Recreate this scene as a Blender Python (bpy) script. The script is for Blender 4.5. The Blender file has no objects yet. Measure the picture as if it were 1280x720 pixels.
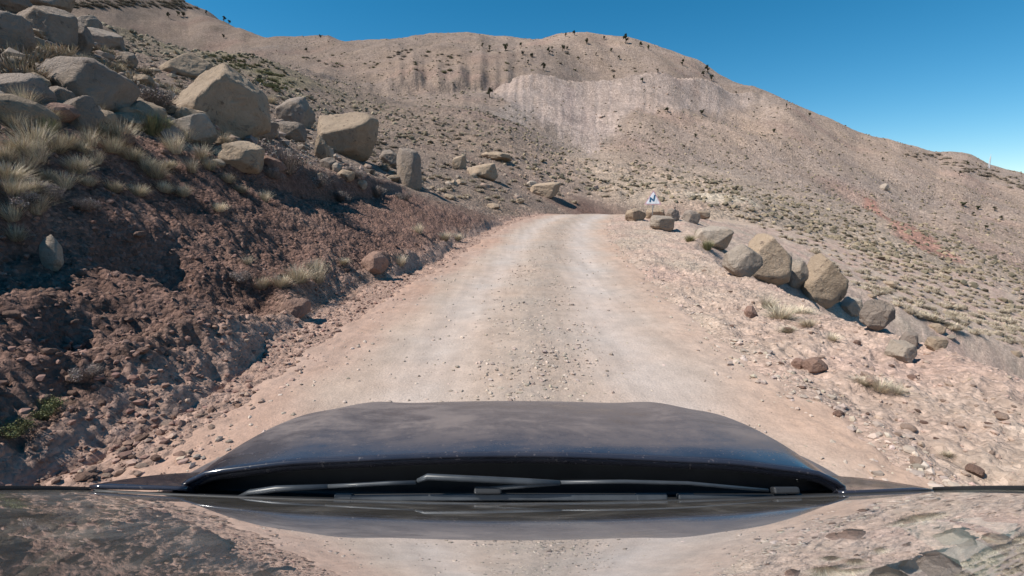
import bpy, math, random
import numpy as np
from mathutils import Vector, Matrix

random.seed(7)
rng = np.random.default_rng(7)
S = bpy.context.scene
COL = S.collection
R = math.radians

# ------------------------------------------------------------------ camera model
FPX, CX, CY = 600.0, 640.0, 360.0          # focal length in pixels of the 1280x720 photograph
CAMZ, PITCH = 1.62, R(10.0)
cp, sp = math.cos(PITCH), math.sin(PITCH)


def ray(px, py):
    u = (px - CX) / FPX
    v = (CY - py) / FPX
    return np.array([u, cp + v * sp, -sp + v * cp])


def at_y(px, py, y):
    """World point on the pixel's ray at forward distance y."""
    d = ray(px, py)
    t = y / d[1]
    return np.array([d[0] * t, y, CAMZ + d[2] * t])


# ------------------------------------------------------------------ noise
def _hash2(ix, iy, seed):
    h = (ix.astype(np.int64) * 374761393 + iy.astype(np.int64) * 668265263 + seed * 974634777) & 0xFFFFFFFF
    h = ((h ^ (h >> 13)) * 1274126177) & 0xFFFFFFFF
    return (h ^ (h >> 16)) & 0xFFFF


def perlin2(x, y, seed=0):
    ix = np.floor(x); iy = np.floor(y)
    fx = x - ix; fy = y - iy
    ux = fx * fx * fx * (fx * (fx * 6 - 15) + 10)
    uy = fy * fy * fy * (fy * (fy * 6 - 15) + 10)

    def g(dx, dy):
        a = _hash2(ix + dx, iy + dy, seed) * (2 * math.pi / 65536.0)
        return np.cos(a) * (fx - dx) + np.sin(a) * (fy - dy)
    a = g(0, 0); b = g(1, 0); c = g(0, 1); d = g(1, 1)
    return 1.5 * ((a + (b - a) * ux) * (1 - uy) + (c + (d - c) * ux) * uy)


def fbm(x, y, L, octs=3, seed=0, gain=0.5, ridged=False):
    out = np.zeros_like(x)
    amp = 1.0
    for o in range(octs):
        ca, sa = math.cos(0.6 * o + seed), math.sin(0.6 * o + seed)
        n = perlin2((x * ca - y * sa) / L, (x * sa + y * ca) / L, seed * 17 + o)
        if ridged:
            n = 1 - 2 * np.abs(n)
        out += amp * n
        amp *= gain
        L *= 0.48
    return out


def noise3(p, seed):
    """Cheap smooth 3-D noise (three 2-D slices) for the stones."""
    return (perlin2(p[:, 0] + 0.7 * p[:, 2], p[:, 1], seed) + perlin2(p[:, 1] + 0.6 * p[:, 0], p[:, 2], seed + 1)
            + perlin2(p[:, 2] - 0.8 * p[:, 1], p[:, 0], seed + 2)) / 3.0


def sstep(a, b, x):
    t = np.clip((x - a) / (b - a), 0, 1)
    return t * t * (3 - 2 * t)


# ------------------------------------------------------------------ natural terrain: thin-plate spline through surveyed points
ctrl = []
for y in (-120, -60, -25, -8, 0, 5, 10, 15, 20):
    for x, z in ((-20, 9.0), (-10, 4.5), (-6.5, 2.95), (-3, 1.5), (0, 0.3), (5, -1.9), (12, -5.0), (25, -9.6)):
        ctrl.append((x, y, z))
for y in (-120, -60, 0):
    ctrl += [(-80, y, 30), (70, y, -18), (-200, y, 75), (200, y, -25)]
ctrl += [(0, -400, 20), (300, -300, -20), (-300, -300, 90), (600, 0, -10), (-600, 0, 160), (700, 300, 20), (-700, 300, 160)]
PX = [  # px, py, forward distance of a surveyed ground point
    (57, 48, 38), (0, 62, 24), (0, 12, 40), (130, 44, 88), (240, 70, 78), (330, 84, 92), (340, 140, 35), (300, 100, 48),
    (400, 150, 45), (480, 200, 34), (450, 140, 70), (520, 170, 55), (560, 206, 42), (640, 192, 62), (640, 238, 40),
    (600, 135, 118), (500, 122, 128), (430, 112, 118), (380, 95, 130), (560, 98, 172), (470, 92, 165),
    (620, 98, 180), (760, 112, 190), (900, 118, 205),
    (700, 160, 130), (780, 190, 110), (870, 180, 130), (960, 200, 120), (1050, 230, 110), (1150, 270, 100), (1280, 310, 95),
    (700, 213, 78), (780, 233, 66), (860, 247, 60), (930, 258, 56), (1000, 288, 52), (1100, 332, 46), (1200, 382, 39),
    (1280, 430, 34), (1280, 490, 27),
    (60, -130, 400), (130, -90, 400), (200, -50, 390), (265, -8, 380), (330, 38, 335), (400, 45, 330), (470, 50, 320), (560, 42, 300), (620, 45, 300), (720, 40, 280),
    (780, 48, 270), (870, 85, 260), (960, 125, 250), (1050, 165, 250), (1180, 190, 240), (1280, 225, 250),
    (60, 36, 130), (60, 34, 210), (140, 50, 125), (150, 46, 200), (200, 48, 230), (300, 58, 210), (400, 68, 230),
    (1500, 330, 220), (1600, 420, 90), (-200, -60, 300),
]
PTS = [tuple(at_y(*p)) for p in PX]
ctrl += PTS
for p in PX:
    if p[1] < 240 and p[2] >= 240:
        q = at_y(*p)
        k = (p[2] + 110) / p[2]
        ctrl.append((q[0] * k, q[1] * k, q[2] - 35))
ctrl = np.array(ctrl)


def warp(x, y):
    r = np.hypot(x, y) + 1e-6
    w = np.log1p(r / 8.0) / r
    return x * w, y * w, r


def _tps(r2):
    return 0.5 * r2 * np.log(r2 + 1e-9)


cu, cv, cr = warp(ctrl[:, 0], ctrl[:, 1])
n = len(ctrl)
A = np.zeros((n + 3, n + 3))
A[:n, :n] = _tps((cu[:, None] - cu) ** 2 + (cv[:, None] - cv) ** 2) + np.eye(n) * 2e-4
A[:n, n] = 1; A[:n, n + 1] = cu; A[:n, n + 2] = cv
A[n:, :n] = A[:n, n:].T
rhs = np.zeros(n + 3)
rhs[:n] = ctrl[:, 2] / (cr + 8)
W = np.linalg.solve(A, rhs)


def natural(x, y):
    out = np.empty_like(x)
    for i in range(0, len(x), 60000):
        u, v, r = warp(x[i:i + 60000], y[i:i + 60000])
        k = _tps((u[:, None] - cu) ** 2 + (v[:, None] - cv) ** 2)
        out[i:i + 60000] = (k @ W[:n] + W[n] + W[n + 1] * u + W[n + 2] * v) * (r + 8)
    return out


# ------------------------------------------------------------------ road line
_RY = np.array([-200, -40, -10, 0, 6.5, 10, 17.6, 25, 32, 37, 42, 47, 51, 54, 70])
_RX = np.array([2, 0.3, 0.05, 0.05, 0.13, 0.47, 1.3, 2.45, 4.7, 7.6, 11.5, 17, 24, 33, 110])
_RZ = np.array([-8, -1.2, -0.1, 0, 0, 0.02, 0.28, 0.60, 0.93, 0.72, 0.0, -0.5, -0.7, -1.0, -6])
_fy = np.arange(-200, 70.01, 0.25)


def _smooth(v, w):
    a = np.interp(_fy, _RY, v)
    k = np.ones(w) / w
    b = np.convolve(np.pad(a, w, mode='edge'), k, mode='same')[w:-w]
    return np.convolve(np.pad(b, w, mode='edge'), k, mode='same')[w:-w]


_fx = _smooth(_RX, 13); _fz = _smooth(_RZ, 13)
_fh = np.cos(np.arctan(np.gradient(_fx, _fy)))
HW = 2.42


def road_xzc(y):
    return np.interp(y, _fy, _fx), np.interp(y, _fy, _fz), np.interp(y, _fy, _fh)


def azim_px(x, y):
    """pixel column of a bearing at the horizon"""
    return CX + FPX * x / np.maximum(y, 1e-3) * cp


FOOT = 3.0


def bank(e, y):
    """height of the cut bank e metres beyond its foot"""
    near = [(0, 0), (.12, .22), (.35, .42), (2.05, .95), (2.2, 1.35), (2.55, 2.15), (3.2, 2.45), (4.0, 2.9), (8, 5.5), (60, 40)]
    far = [(0, 0), (.12, .10), (.35, .24), (1.6, .95), (2.6, 1.62), (3.6, 2.4), (4.4, 3.0), (8, 5.5), (60, 40)]
    lip = [(0, 0), (.12, .12), (.35, .26), (1.6, .85), (3.0, 1.5), (3.15, 2.0), (3.35, 2.42), (4.4, 3.0), (8, 5.5), (60, 40)]
    a, b, c = (np.interp(e, *zip(*q)) for q in (near, far, lip))
    t = sstep(4.3, 6.0, y)
    u = sstep(9.5, 12, y) * (1 - sstep(18, 22, y))
    b = b * (1 - u) + c * u
    return a * (1 - t) + b * t


HOLLOWS = []   # (x, y, radius, depth) dents in the bank


def _scarp(x, y, r):
    """A low eroded cliff and a cut terrace across the far mountain."""
    c = azim_px(x, y)
    ok = (y > 60)
    rs = np.interp(c, [330, 400, 470, 560, 640, 700], [118, 132, 150, 158, 168, 178]) / np.maximum(np.abs(y) / np.maximum(r, 1), .2)
    rs = rs + 3 * perlin2(c / 41.0, c * 0 + 3.3, 91) + .8 * perlin2(c / 9.0, c * 0 + 1.3, 92) + .5 * perlin2(c / 3.7, c * 0 + 1.3, 94)
    a = np.interp(c, [320, 350, 400, 440, 490, 510, 620, 650, 680], [0, 1.8, 2.2, 1.2, 2.2, 5.0, 4.4, 2.0, 0])
    a = .62 * a * np.clip(.75 + .75 * perlin2(c / 13.0, c * 0 + 2.2, 99), .15, 1.3)
    d1 = a * (1 / (1 + np.exp(-np.clip((r - rs) / (1.1 + .4 * perlin2(c / 16.0, c * 0 + 7.7, 98)), -40, 40)))) * np.exp(-np.clip((r - rs) / 45, 0, 9)) - 0.35 * a * np.exp(-((r - rs + 7) / 8) ** 2)
    rt = np.interp(c, [600, 640, 760, 830, 900, 940], [160, 163, 174, 178, 193, 200]) / np.maximum(np.abs(y) / np.maximum(r, 1), .2)
    b = np.interp(c, [590, 650, 760, 880, 930], [0, 6.5, 7, 6.5, 0])
    rt = rt + 1.5 * perlin2(c / 17.0, c * 0 + 5.1, 95)
    d2 = np.where(r < rt, b * np.exp(-np.clip((rt - r) / 26, 0, 9)), b * np.exp(-np.clip((r - rt) / 1.5, 0, 30)))
    # run-out chutes on the spoil slopes under the terrace and cliff
    below = .16 * np.exp(-((r - (rt - 28)) / 26) ** 2) * np.interp(c, [540, 600, 880, 930], [0, 1, 1, 0])
    below2 = np.exp(-((r - (rs - 12)) / 14) ** 2) * np.interp(c, [330, 500, 640, 700], [0.6, 1, 1, 0])
    rill = 1 - 2 * np.abs(perlin2(c / 13.0 + 0.4 * perlin2(c / 30, r / 30, 8), r / 160, 93))
    return np.where(ok, d1 + d2 - (1.1 * below + .3 * below2) * np.clip(rill + .4 * perlin2(c / 4.3, r / 60, 97), 0, 1), 0)


SKYX = np.array([120, 200, 270, 300, 330, 365, 400, 430, 470, 500, 530, 560, 590, 620, 660, 690, 720, 750, 780, 820, 870, 920, 960, 1000, 1050, 1100, 1150, 1185, 1210, 1250, 1280, 1330])
SKYY = np.array([-70, -30, 2, 18, 35, 46, 45, 44, 50, 49, 44, 41, 40, 45, 48, 43, 40, 44, 48, 62, 85, 107, 125, 143, 165, 178, 190, 192, 205, 215, 226, 240])
CORR = np.zeros(len(SKYX))


def _cfac(c, r):
    w_ = 1 - sstep(120, 400, c)
    return (1 - w_) * np.clip((r - 110) / 150, 0, 1.3) + w_ * 1.2 * sstep(220, 340, r)




def terrain(x, y, detail=True, want=False):
    x = np.asarray(x, float); y = np.asarray(y, float)
    r = np.hypot(x, y)
    N = natural(x, y)
    xc, zr, ch = road_xzc(y)
    d = (x - xc) * ch
    wr = (1 - sstep(43, 53, y)) * sstep(-190, -150, y)
    wob = 0.22 * perlin2(x / 1.7, y / 1.7, 31) + 0.38 * perlin2(x / 4.5, y / 4.5, 32)
    wobn = np.clip(wob * 1.0, -.55, .6)
    e = -d - FOOT + wobn
    if detail:
        # natural ground relief, coarse to fine
        far = sstep(20, 160, r)
        N = N + (0.5 + 2.2 * far) * fbm(x, y, 38, 2, 3) * sstep(12, 50, r) \
            + (0.30 - .14 * sstep(10, 25, x)) * fbm(x, y, 7.5, 2, 5) + 0.11 * fbm(x, y, 1.9, 2, 6) + 0.035 * fbm(x, y, 0.5, 2, 7)
        gul = fbm(x * 0.9 + y * 0.25, y * 0.35 - x * 0.1, 22, 3, 11, ridged=True)
        N = N + 0.6 * far * gul * sstep(60, 130, r)
        N = N + _scarp(x, y, r)
        N = N + np.interp(azim_px(x, y), SKYX, CORR) * (y > 30) * _cfac(azim_px(x, y), r)
        # the eroded lip of the spur that runs out to the right
        N = N + 0.35 * sstep(40, 60, r) * (1 - sstep(80, 110, r)) * sstep(10, -8, x - .45 * y) * fbm(x, y, 6, 3, 13, ridged=True)
    zl = zr + bank(np.maximum(e, 0), y)
    k = 0.35
    h = np.clip(0.5 + 0.5 * (N - zl) / k, 0, 1)
    zleft = N + (zl - N) * h - k * h * (1 - h) * 0.5
    cutw = h                                    # 1 = raw cut bank
    if detail:
        cl = fbm(x, y, 1.15, 3, 21, 0.55, ridged=True)
        bl = 0.05 * cl + 0.05 * fbm(x, y, 0.42, 3, 22, 0.6, ridged=True) + 0.13 * fbm(x, y, 2.3, 2, 23) + .028 * fbm(x, y, .14, 2, 24, .6, ridged=True)
        zleft = zleft + cutw * bl * sstep(0.0, 0.45, e)
        # slumped hollows
        for hx, hy, hr, hd in HOLLOWS:
            q = ((x - hx) / hr) ** 2 + ((y - hy) / (hr * 1.5)) ** 2
            zleft = zleft - hd * np.exp(-q * q)
    zleft = np.where(e > 0, zleft, zr)
    # right: shoulder, then the fill slope
    edge = HW + 2.15 + 0.35 * perlin2(x / 3, y / 3, 41) + 1.7 * sstep(13, 22, y) - 1.2 * sstep(26, 34, y)
    over = np.maximum(d - edge, 0)
    fill = zr + 0.04 * sstep(HW, HW + .8, d) - 0.05 * np.maximum(d - HW - .5, 0) - (0.8 - .5 * sstep(13, 21, y)) * over
    h2 = np.clip(0.5 + 0.5 * (fill - N) / 0.3, 0, 1)
    h2 = np.maximum(h2, 1 - sstep(HW + .8, HW + 2.2, d))
    zright = N + (fill - N) * h2
    if detail:
        sh = 0.075 * fbm(x, y, 0.9, 3, 25) + 0.03 * fbm(x, y, 0.22, 2, 26, ridged=True) + 0.06 * fbm(x, y, 2.6, 2, 27)
        zright = zright + h2 * sh * sstep(HW - .1, HW + .5, d)
        zright = zright + 0.05 * np.exp(-((d - HW - .12) / .13) ** 2) * (0.6 + fbm(x, y, .8, 2, 28))
        ls = 0.03 * fbm(x, y, 0.25, 2, 26, ridged=True) + 0.04 * fbm(x, y, 0.9, 2, 29)
        zleft = zleft + ls * sstep(-FOOT + HW - .1, -FOOT + HW + .5, e + 0.0 * d) * (e < 0.3)
    zc = np.where(d < 0, zleft, zright)
    inroad = 1 - sstep(HW - .35, HW - .02, np.abs(d))
    zc = zc - 0.035 * inroad
    z = N + (zc - N) * wr
    if want:
        return z, N, d, e, cutw * (d < 0) * wr * (e > 0), h2 * (d > 0) * wr, wr
    return z


def terrain1(x, y):
    return float(terrain(np.array([x]), np.array([y]))[0])


_TT = np.exp(np.linspace(math.log(1.5), math.log(650), 700))


def ground_at(px, py):
    """First terrain point along a pixel's ray (None over the sky)."""
    d = ray(px, py)
    hx = math.hypot(d[0], d[1])
    t = _TT / hx
    z = terrain(d[0] * t, d[1] * t)
    below = np.nonzero(CAMZ + d[2] * t < z)[0]
    if len(below) == 0:
        return None
    i = below[0]
    if i == 0:
        return Vector((d[0] * t[0], d[1] * t[0], float(z[0])))
    lo, hi = t[i - 1], t[i]
    tt = np.linspace(lo, hi, 24)
    z2 = terrain(d[0] * tt, d[1] * tt)
    b = np.nonzero(CAMZ + d[2] * tt < z2)[0]
    j = b[0] if len(b) else 23
    return Vector((d[0] * tt[j], d[1] * tt[j], float(z2[j])))


def depth_of(p):
    return p[1] * cp - (p[2] - CAMZ) * sp


for _it in range(4):
    for _i, (_c, _t) in enumerate(zip(SKYX, SKYY)):
        _u = (_c - CX) / FPX / cp
        _y = np.exp(np.linspace(math.log(120 if _c > 210 else 300), math.log(520 if _c > 210 else 400), 260))
        _z = terrain(_u * _y, _y) - CAMZ
        _row = CY - FPX * (_y * sp + _z * cp) / (_y * cp - _z * sp)
        _k = int(np.argmin(_row))
        _r = math.hypot(_u * _y[_k], _y[_k])
        CORR[_i] += (.8 if _c > 210 else 0) * (_row[_k] - _t) / FPX * _y[_k] / max(.3, float(_cfac(np.array(float(_c)), np.array(_r))))


CORR[:2] = CORR[2]

for hp, hr, hd in (((285, 350), .55, .5), ((185, 318), .4, .38), ((125, 395), .4, .3), ((240, 425), .3, .25), ((345, 300), .5, .3), ((70, 470), .45, .35)):
    q = ground_at(*hp)
    if q:
        HOLLOWS.append((q.x, q.y, hr, hd))

# ------------------------------------------------------------------ materials
MATS = {}


class NT:
    def __init__(self, name):
        self.m = bpy.data.materials.new(name); self.m.use_nodes = True
        self.t = self.m.node_tree
        self.t.nodes.clear()
        self.out = self.t.nodes.new('ShaderNodeOutputMaterial')
        self.b = self.t.nodes.new('ShaderNodeBsdfPrincipled')
        self.t.links.new(self.b.outputs[0], self.out.inputs[0])
        MATS[name] = self.m

    def n(self, kind, **kw):
        nd = self.t.nodes.new('ShaderNode' + kind)
        for k, v in kw.items():
            if k.startswith('i_'):
                k2 = k[2:]
                nd.inputs[int(k2) if k2.isdigit() else k2.replace('_', ' ')].default_value = v
            else:
                setattr(nd, k, v)
        return nd

    def l(self, a, b):
        self.t.links.new(a, b)

    def noise(self, scale, detail=4, rough=.6, vec=None, dist=0):
        nd = self.n('TexNoise', i_Scale=scale, i_Detail=detail, i_Roughness=rough, i_Distortion=dist)
        if vec is not None:
            self.l(vec, nd.inputs['Vector'])
        return nd.outputs['Fac']

    def ramp(self, fac, stops):
        nd = self.n('ValToRGB')
        cr = nd.color_ramp
        while len(cr.elements) < len(stops):
            cr.elements.new(0.5)
        for el, (p, c) in zip(cr.elements, stops):
            el.position = p
            el.color = (c, c, c, 1) if isinstance(c, (int, float)) else (*c, 1)
        self.l(fac, nd.inputs[0])
        return nd.outputs[0]

    def mix(self, fac, a, b, blend='MIX'):
        nd = self.n('MixRGB', blend_type=blend)
        for s, v in ((0, fac), (1, a), (2, b)):
            if isinstance(v, (int, float)):
                nd.inputs[s].default_value = v if s == 0 else (v, v, v, 1)
            elif isinstance(v, tuple):
                nd.inputs[s].default_value = (*v, 1)
            else:
                self.l(v, nd.inputs[s])
        return nd.outputs[0]

    def math(self, op, a, b=0.0):
        nd = self.n('Math', operation=op)
        for s, v in ((0, a), (1, b)):
            if isinstance(v, (int, float)):
                nd.inputs[s].default_value = v
            else:
                self.l(v, nd.inputs[s])
        return nd.outputs[0]

    def bump(self, h, strength, dist):
        nd = self.n('Bump', i_Strength=strength, i_Distance=dist)
        self.l(h, nd.inputs['Height'])
        self.l(nd.outputs[0], self.b.inputs['Normal'])
        return nd

    def pos(self):
        return self.n('NewGeometry').outputs['Position']

    def obj(self):
        return self.n('TexCoord').outputs['Object']

    def attr(self, name='Col'):
        return self.n('Attribute', attribute_name=name).outputs['Color']


def mat_ground(name, fine, bumpd, speck):
    m = NT(name)
    p = m.pos()
    c = m.attr()
    n1 = m.noise(fine, 6, .7, p)
    n2 = m.noise(fine * 6.5, 4, .7, p)
    n3 = m.noise(fine * .11, 4, .6, p)
    c = m.mix(1, c, m.ramp(n1, [(.25, .62), (.5, 1.0), (.75, 1.38)]), 'MULTIPLY')
    c = m.mix(1, c, m.ramp(n3, [(.25, .82), (.75, 1.2)]), 'MULTIPLY')
    vor = m.n('TexVoronoi', i_Scale=fine * 3.0, i_Randomness=1.0)
    m.l(p, vor.inputs['Vector'])
    cell = m.n('SeparateColor'); m.l(vor.outputs['Color'], cell.inputs[0])
    st = m.ramp(cell.outputs[0], [(.0, .60), (.25, .9), (.7, 1.05), (1, 1.55)])
    c = m.mix(speck, c, m.mix(1, c, st, 'MULTIPLY'))
    m.l(c, m.b.inputs['Base Color'])
    m.b.inputs['Roughness'].default_value = .95
    m.b.inputs['Specular IOR Level'].default_value = .15
    h = m.math('ADD', m.math('MULTIPLY', n1, 1.0), m.math('MULTIPLY', n2, .35))
    h = m.math('SUBTRACT', h, m.math('MULTIPLY', vor.outputs['Distance'], .5))
    m.bump(h, .9, bumpd)
    return m.m


mat_ground('bank_soil', 7, .12, .8)
mat_ground('verge_soil', 9, .035, .5)
mat_ground('hill_soil', 2.2, .2, .7)
mat_ground('mountain_soil', .9, .42, .6)

m = NT('road_dirt')
p = m.pos(); c = m.attr()
n1 = m.noise(3.0, 6, .65, p); n2 = m.noise(45, 3, .7, p); n3 = m.noise(.5, 3, .6, p)
st = m.n('Mapping'); st.inputs['Scale'].default_value = (2.6, .16, 1); m.l(p, st.inputs['Vector'])
n4 = m.noise(1.6, 4, .6, st.outputs[0])
c = m.mix(1, c, m.ramp(n1, [(.3, .86), (.7, 1.12)]), 'MULTIPLY')
c = m.mix(1, c, m.ramp(n2, [(.25, .82), (.5, 1.0), (.75, 1.14)]), 'MULTIPLY')
c = m.mix(1, c, m.ramp(n4, [(.3, .88), (.7, 1.09)]), 'MULTIPLY')
c = m.mix(1, c, m.ramp(n3, [(.3, (1.05, .98, .93)), (.7, (.97, 1.0, 1.02))]), 'MULTIPLY')
m.l(c, m.b.inputs['Base Color']); m.b.inputs['Roughness'].default_value = .95
m.b.inputs['Specular IOR Level'].default_value = .15
h = m.math('ADD', m.math('MULTIPLY', n1, .5), m.math('MULTIPLY', n2, .35))
m.bump(h, .8, .03)


def mat_rock(name, col, dark, bumpd=.08, sc=1.0, warm=(.34, .25, .17)):
    m = NT(name)
    p = m.obj()
    oi = m.n('ObjectInfo').outputs['Random']
    off = m.n('VectorMath', operation='ADD'); m.l(p, off.inputs[0])
    cmb = m.n('CombineXYZ'); m.l(m.math('MULTIPLY', oi, 37.0), cmb.inputs[0]); m.l(m.math('MULTIPLY', oi, 11.0), cmb.inputs[2])
    m.l(cmb.outputs[0], off.inputs[1])
    v = off.outputs[0]
    n1 = m.noise(1.6 * sc, 8, .72, v, .6); n2 = m.noise(3.4 * sc, 9, .74, v, .4); n3 = m.noise(.7 * sc, 4, .6, v)
    c = m.ramp(n1, [(.28, tuple(x * .72 for x in col)), (.5, col), (.74, tuple(min(1, x * 1.24) for x in col))])
    c = m.mix(m.ramp(n3, [(.45, 0), (.7, .5)]), c, warm)
    c = m.mix(m.ramp(n2, [(.565, 0), (.66, .8)]), c, dark)
    c = m.mix(1, c, m.ramp(oi, [(0, .86), (1, 1.12)]), 'MULTIPLY')
    m.l(c, m.b.inputs['Base Color']); m.b.inputs['Roughness'].default_value = .92
    m.b.inputs['Specular IOR Level'].default_value = .2
    cr = m.n('TexVoronoi', feature='DISTANCE_TO_EDGE', i_Scale=1.1 * sc, i_Randomness=1.0)
    wv = m.n('VectorMath', operation='ADD'); m.l(v, wv.inputs[0])
    nz = m.n('TexNoise', i_Scale=2.5 * sc, i_Detail=4.0); m.l(v, nz.inputs['Vector'])
    m.l(nz.outputs['Color'], wv.inputs[1]); m.l(wv.outputs[0], cr.inputs['Vector'])
    crack = m.ramp(cr.outputs['Distance'], [(0, 0), (.035, 1)])
    n4 = m.noise(13 * sc, 6, .75, v)
    h = m.math('ADD', m.math('MULTIPLY', n1, .8), m.math('MULTIPLY', n2, .6))
    h = m.math('ADD', h, m.math('MULTIPLY', n4, .3))
    h = m.math('ADD', h, m.math('MULTIPLY', crack, .07))
    m.bump(h, .85, bumpd)
    return m.m


mat_rock('sandstone', (.41, .31, .225), (.11, .085, .07), .22)
mat_rock('grey_rock', (.285, .23, .192), (.08, .066, .056), .22)
mat_rock('pale_rock', (.40, .33, .27), (.2, .165, .135), .17)
mat_rock('red_rock', (.26, .165, .13), (.13, .085, .07), .07, 1.5, (.3, .19, .14))
mat_rock('small_stone', (.36, .26, .205), (.2, .15, .12), .02, 6, (.34, .22, .17))


def mat_plant(name, trans=.0):
    m = NT(name)
    c = m.attr()
    oi = m.n('ObjectInfo').outputs['Random']
    c = m.mix(1, c, m.ramp(oi, [(0, .75), (1, 1.2)]), 'MULTIPLY')
    m.l(c, m.b.inputs['Base Color']); m.b.inputs['Roughness'].default_value = .8
    m.b.inputs['Specular IOR Level'].default_value = .2
    return m.m


mat_plant('plant')


def mat_plain(name, col, rough=.5, metal=0, spec=.5, coat=0, nz=None):
    m = NT(name)
    if nz:
        p = m.obj()
        f = m.noise(nz, 5, .65, p)
        c = m.ramp(f, [(.3, tuple(x * .7 for x in col)), (.7, tuple(min(1, x * 1.25) for x in col))])
        m.l(c, m.b.inputs['Base Color'])
    else:
        m.b.inputs['Base Color'].default_value = (*col, 1)
    m.b.inputs['Roughness'].default_value = rough; m.b.inputs['Metallic'].default_value = metal
    m.b.inputs['Specular IOR Level'].default_value = spec; m.b.inputs['Coat Weight'].default_value = coat
    return m.m


mat_plain('black_plastic', (.018, .019, .021), .5, nz=14)
mat_plain('wiper_plastic', (.036, .041, .047), .4, nz=20)
mat_plain('rubber', (.012, .012, .013), .6, nz=8)
mat_plain('dash_plastic', (.02, .021, .022), .7, nz=9)
mat_plain('paper', (.8, .84, .76), .8, nz=3)
mat_plain('sign_white', (.72, .76, .82), .45, nz=4)
mat_plain('sign_red', (.52, .33, .36), .5, nz=4)
mat_plain('sign_blue', (.02, .10, .2), .5, nz=4)
mat_plain('steel', (.35, .34, .33), .5, .7, nz=5)
mat_plain('bark', (.08, .06, .045), .9, nz=6)
mat_plain('mast_paint', (.7, .7, .72), .5, nz=3)
mat_plain('tyre', (.02, .02, .02), .85, nz=8)
mat_plain('lamp_glass', (.6, .62, .65), .12, .3, nz=5)

# dusty dark car paint
m = NT('car_paint')
p = m.obj()
stretch = m.n('Mapping'); stretch.inputs['Scale'].default_value = (1.0, 2.6, 1); m.l(p, stretch.inputs['Vector'])
d1 = m.noise(2.2, 6, .65, stretch.outputs[0], .8); d2 = m.noise(14, 5, .7, p); d3 = m.noise(90, 2, .6, p)
sx = m.n('SeparateXYZ'); m.l(p, sx.inputs[0])
front = m.n('MapRange'); front.inputs[1].default_value = 1.06; front.inputs[2].default_value = 1.5; m.l(sx.outputs[1], front.inputs[0])
dust = m.math('ADD', m.math('MULTIPLY', d1, .7), m.math('MULTIPLY', d2, .45))
dust = m.ramp(dust, [(.38, 0.28), (.52, .6), (.6, .85), (.72, 1.0)])
edge_ = m.n('MapRange'); edge_.inputs[1].default_value = 1.04; edge_.inputs[2].default_value = 1.22; m.l(m.math('ADD', sx.outputs[1], m.math('MULTIPLY', d1, .06)), edge_.inputs[0])
dust = m.math('MULTIPLY', dust, m.math('ADD', m.math('MULTIPLY', edge_.outputs[0], .85), .10))
spk = m.ramp(d3, [(.64, 0), (.70, .6)])
dust = m.math('ADD', dust, m.math('MULTIPLY', spk, .4))
dn = m.n('Clamp'); m.l(dust, dn.inputs[0]); dust = dn.outputs[0]
c = m.mix(dust, (.012, .016, .028), (.185, .145, .13))
m.l(c, m.b.inputs['Base Color'])
m.l(m.ramp(dust, [(0, .12), (.5, .5), (1, .8)]), m.b.inputs['Roughness'])
m.b.inputs['Coat Weight'].default_value = .6
m.l(m.ramp(dust, [(0, .06), (.6, .45), (1, .8)]), m.b.inputs['Coat Roughness'])
m.b.inputs['Specular IOR Level'].default_value = .5

# windscreen: reflection from both faces of the pane over what is seen through it, plus dust
m = NT('windscreen_glass')
fr = m.n('Fresnel', i_IOR=1.5).outputs[0]
f2 = m.math('MULTIPLY', m.math('DIVIDE', m.math('MULTIPLY', fr, 2.0), m.math('ADD', fr, 1.0)), .86)
tr = m.n('BsdfTransparent'); tr.inputs[0].default_value = (.62, .74, .70, 1)
gl = m.n('BsdfGlossy'); gl.inputs['Roughness'].default_value = .012; gl.inputs[0].default_value = (.95, .97, 1, 1)
ms = m.n('MixShader'); m.l(f2, ms.inputs[0]); m.l(tr.outputs[0], ms.inputs[1]); m.l(gl.outputs[0], ms.inputs[2])
df = m.n('BsdfDiffuse'); df.inputs[0].default_value = (.4, .36, .32, 1)
p = m.obj()
dd = m.noise(7, 6, .7, p, 1.2)
dm = m.ramp(dd, [(.35, .05), (.55, .10), (.72, .24)])
m2 = m.n('MixShader'); m.l(dm, m2.inputs[0]); m.l(ms.outputs[0], m2.inputs[1]); m.l(df.outputs[0], m2.inputs[2])
m.l(m2.outputs[0], m.out.inputs[0])
m.t.nodes.remove(m.b)


# ------------------------------------------------------------------ object helpers
def tag(o, label=None, cat=None, group=None, kind=None):
    if label: o['label'] = label
    if cat: o['category'] = cat
    if group: o['group'] = group
    if kind: o['kind'] = kind
    return o


def mesh_np(name, V, F, cols=None, smooth=True):
    """V (n,3); F (m,k) int array with a constant number of corners."""
    me = bpy.data.meshes.new(name)
    V = np.ascontiguousarray(V, dtype=np.float32); F = np.ascontiguousarray(F, dtype=np.int32)
    nf, k = F.shape
    me.vertices.add(len(V)); me.vertices.foreach_set('co', V.ravel())
    me.loops.add(nf * k); me.loops.foreach_set('vertex_index', F.ravel())
    me.polygons.add(nf)
    me.polygons.foreach_set('loop_start', np.arange(0, nf * k, k, dtype=np.int32))
    me.polygons.foreach_set('loop_total', np.full(nf, k, dtype=np.int32))
    me.polygons.foreach_set('use_smooth', np.full(nf, bool(smooth)))
    if cols is not None:
        at = me.attributes.new('Col', 'FLOAT_COLOR', 'POINT')
        c4 = np.ones((len(V), 4), np.float32); c4[:, :3] = cols
        at.data.foreach_set('color', c4.ravel())
    me.update(calc_edges=True)
    return me


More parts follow.
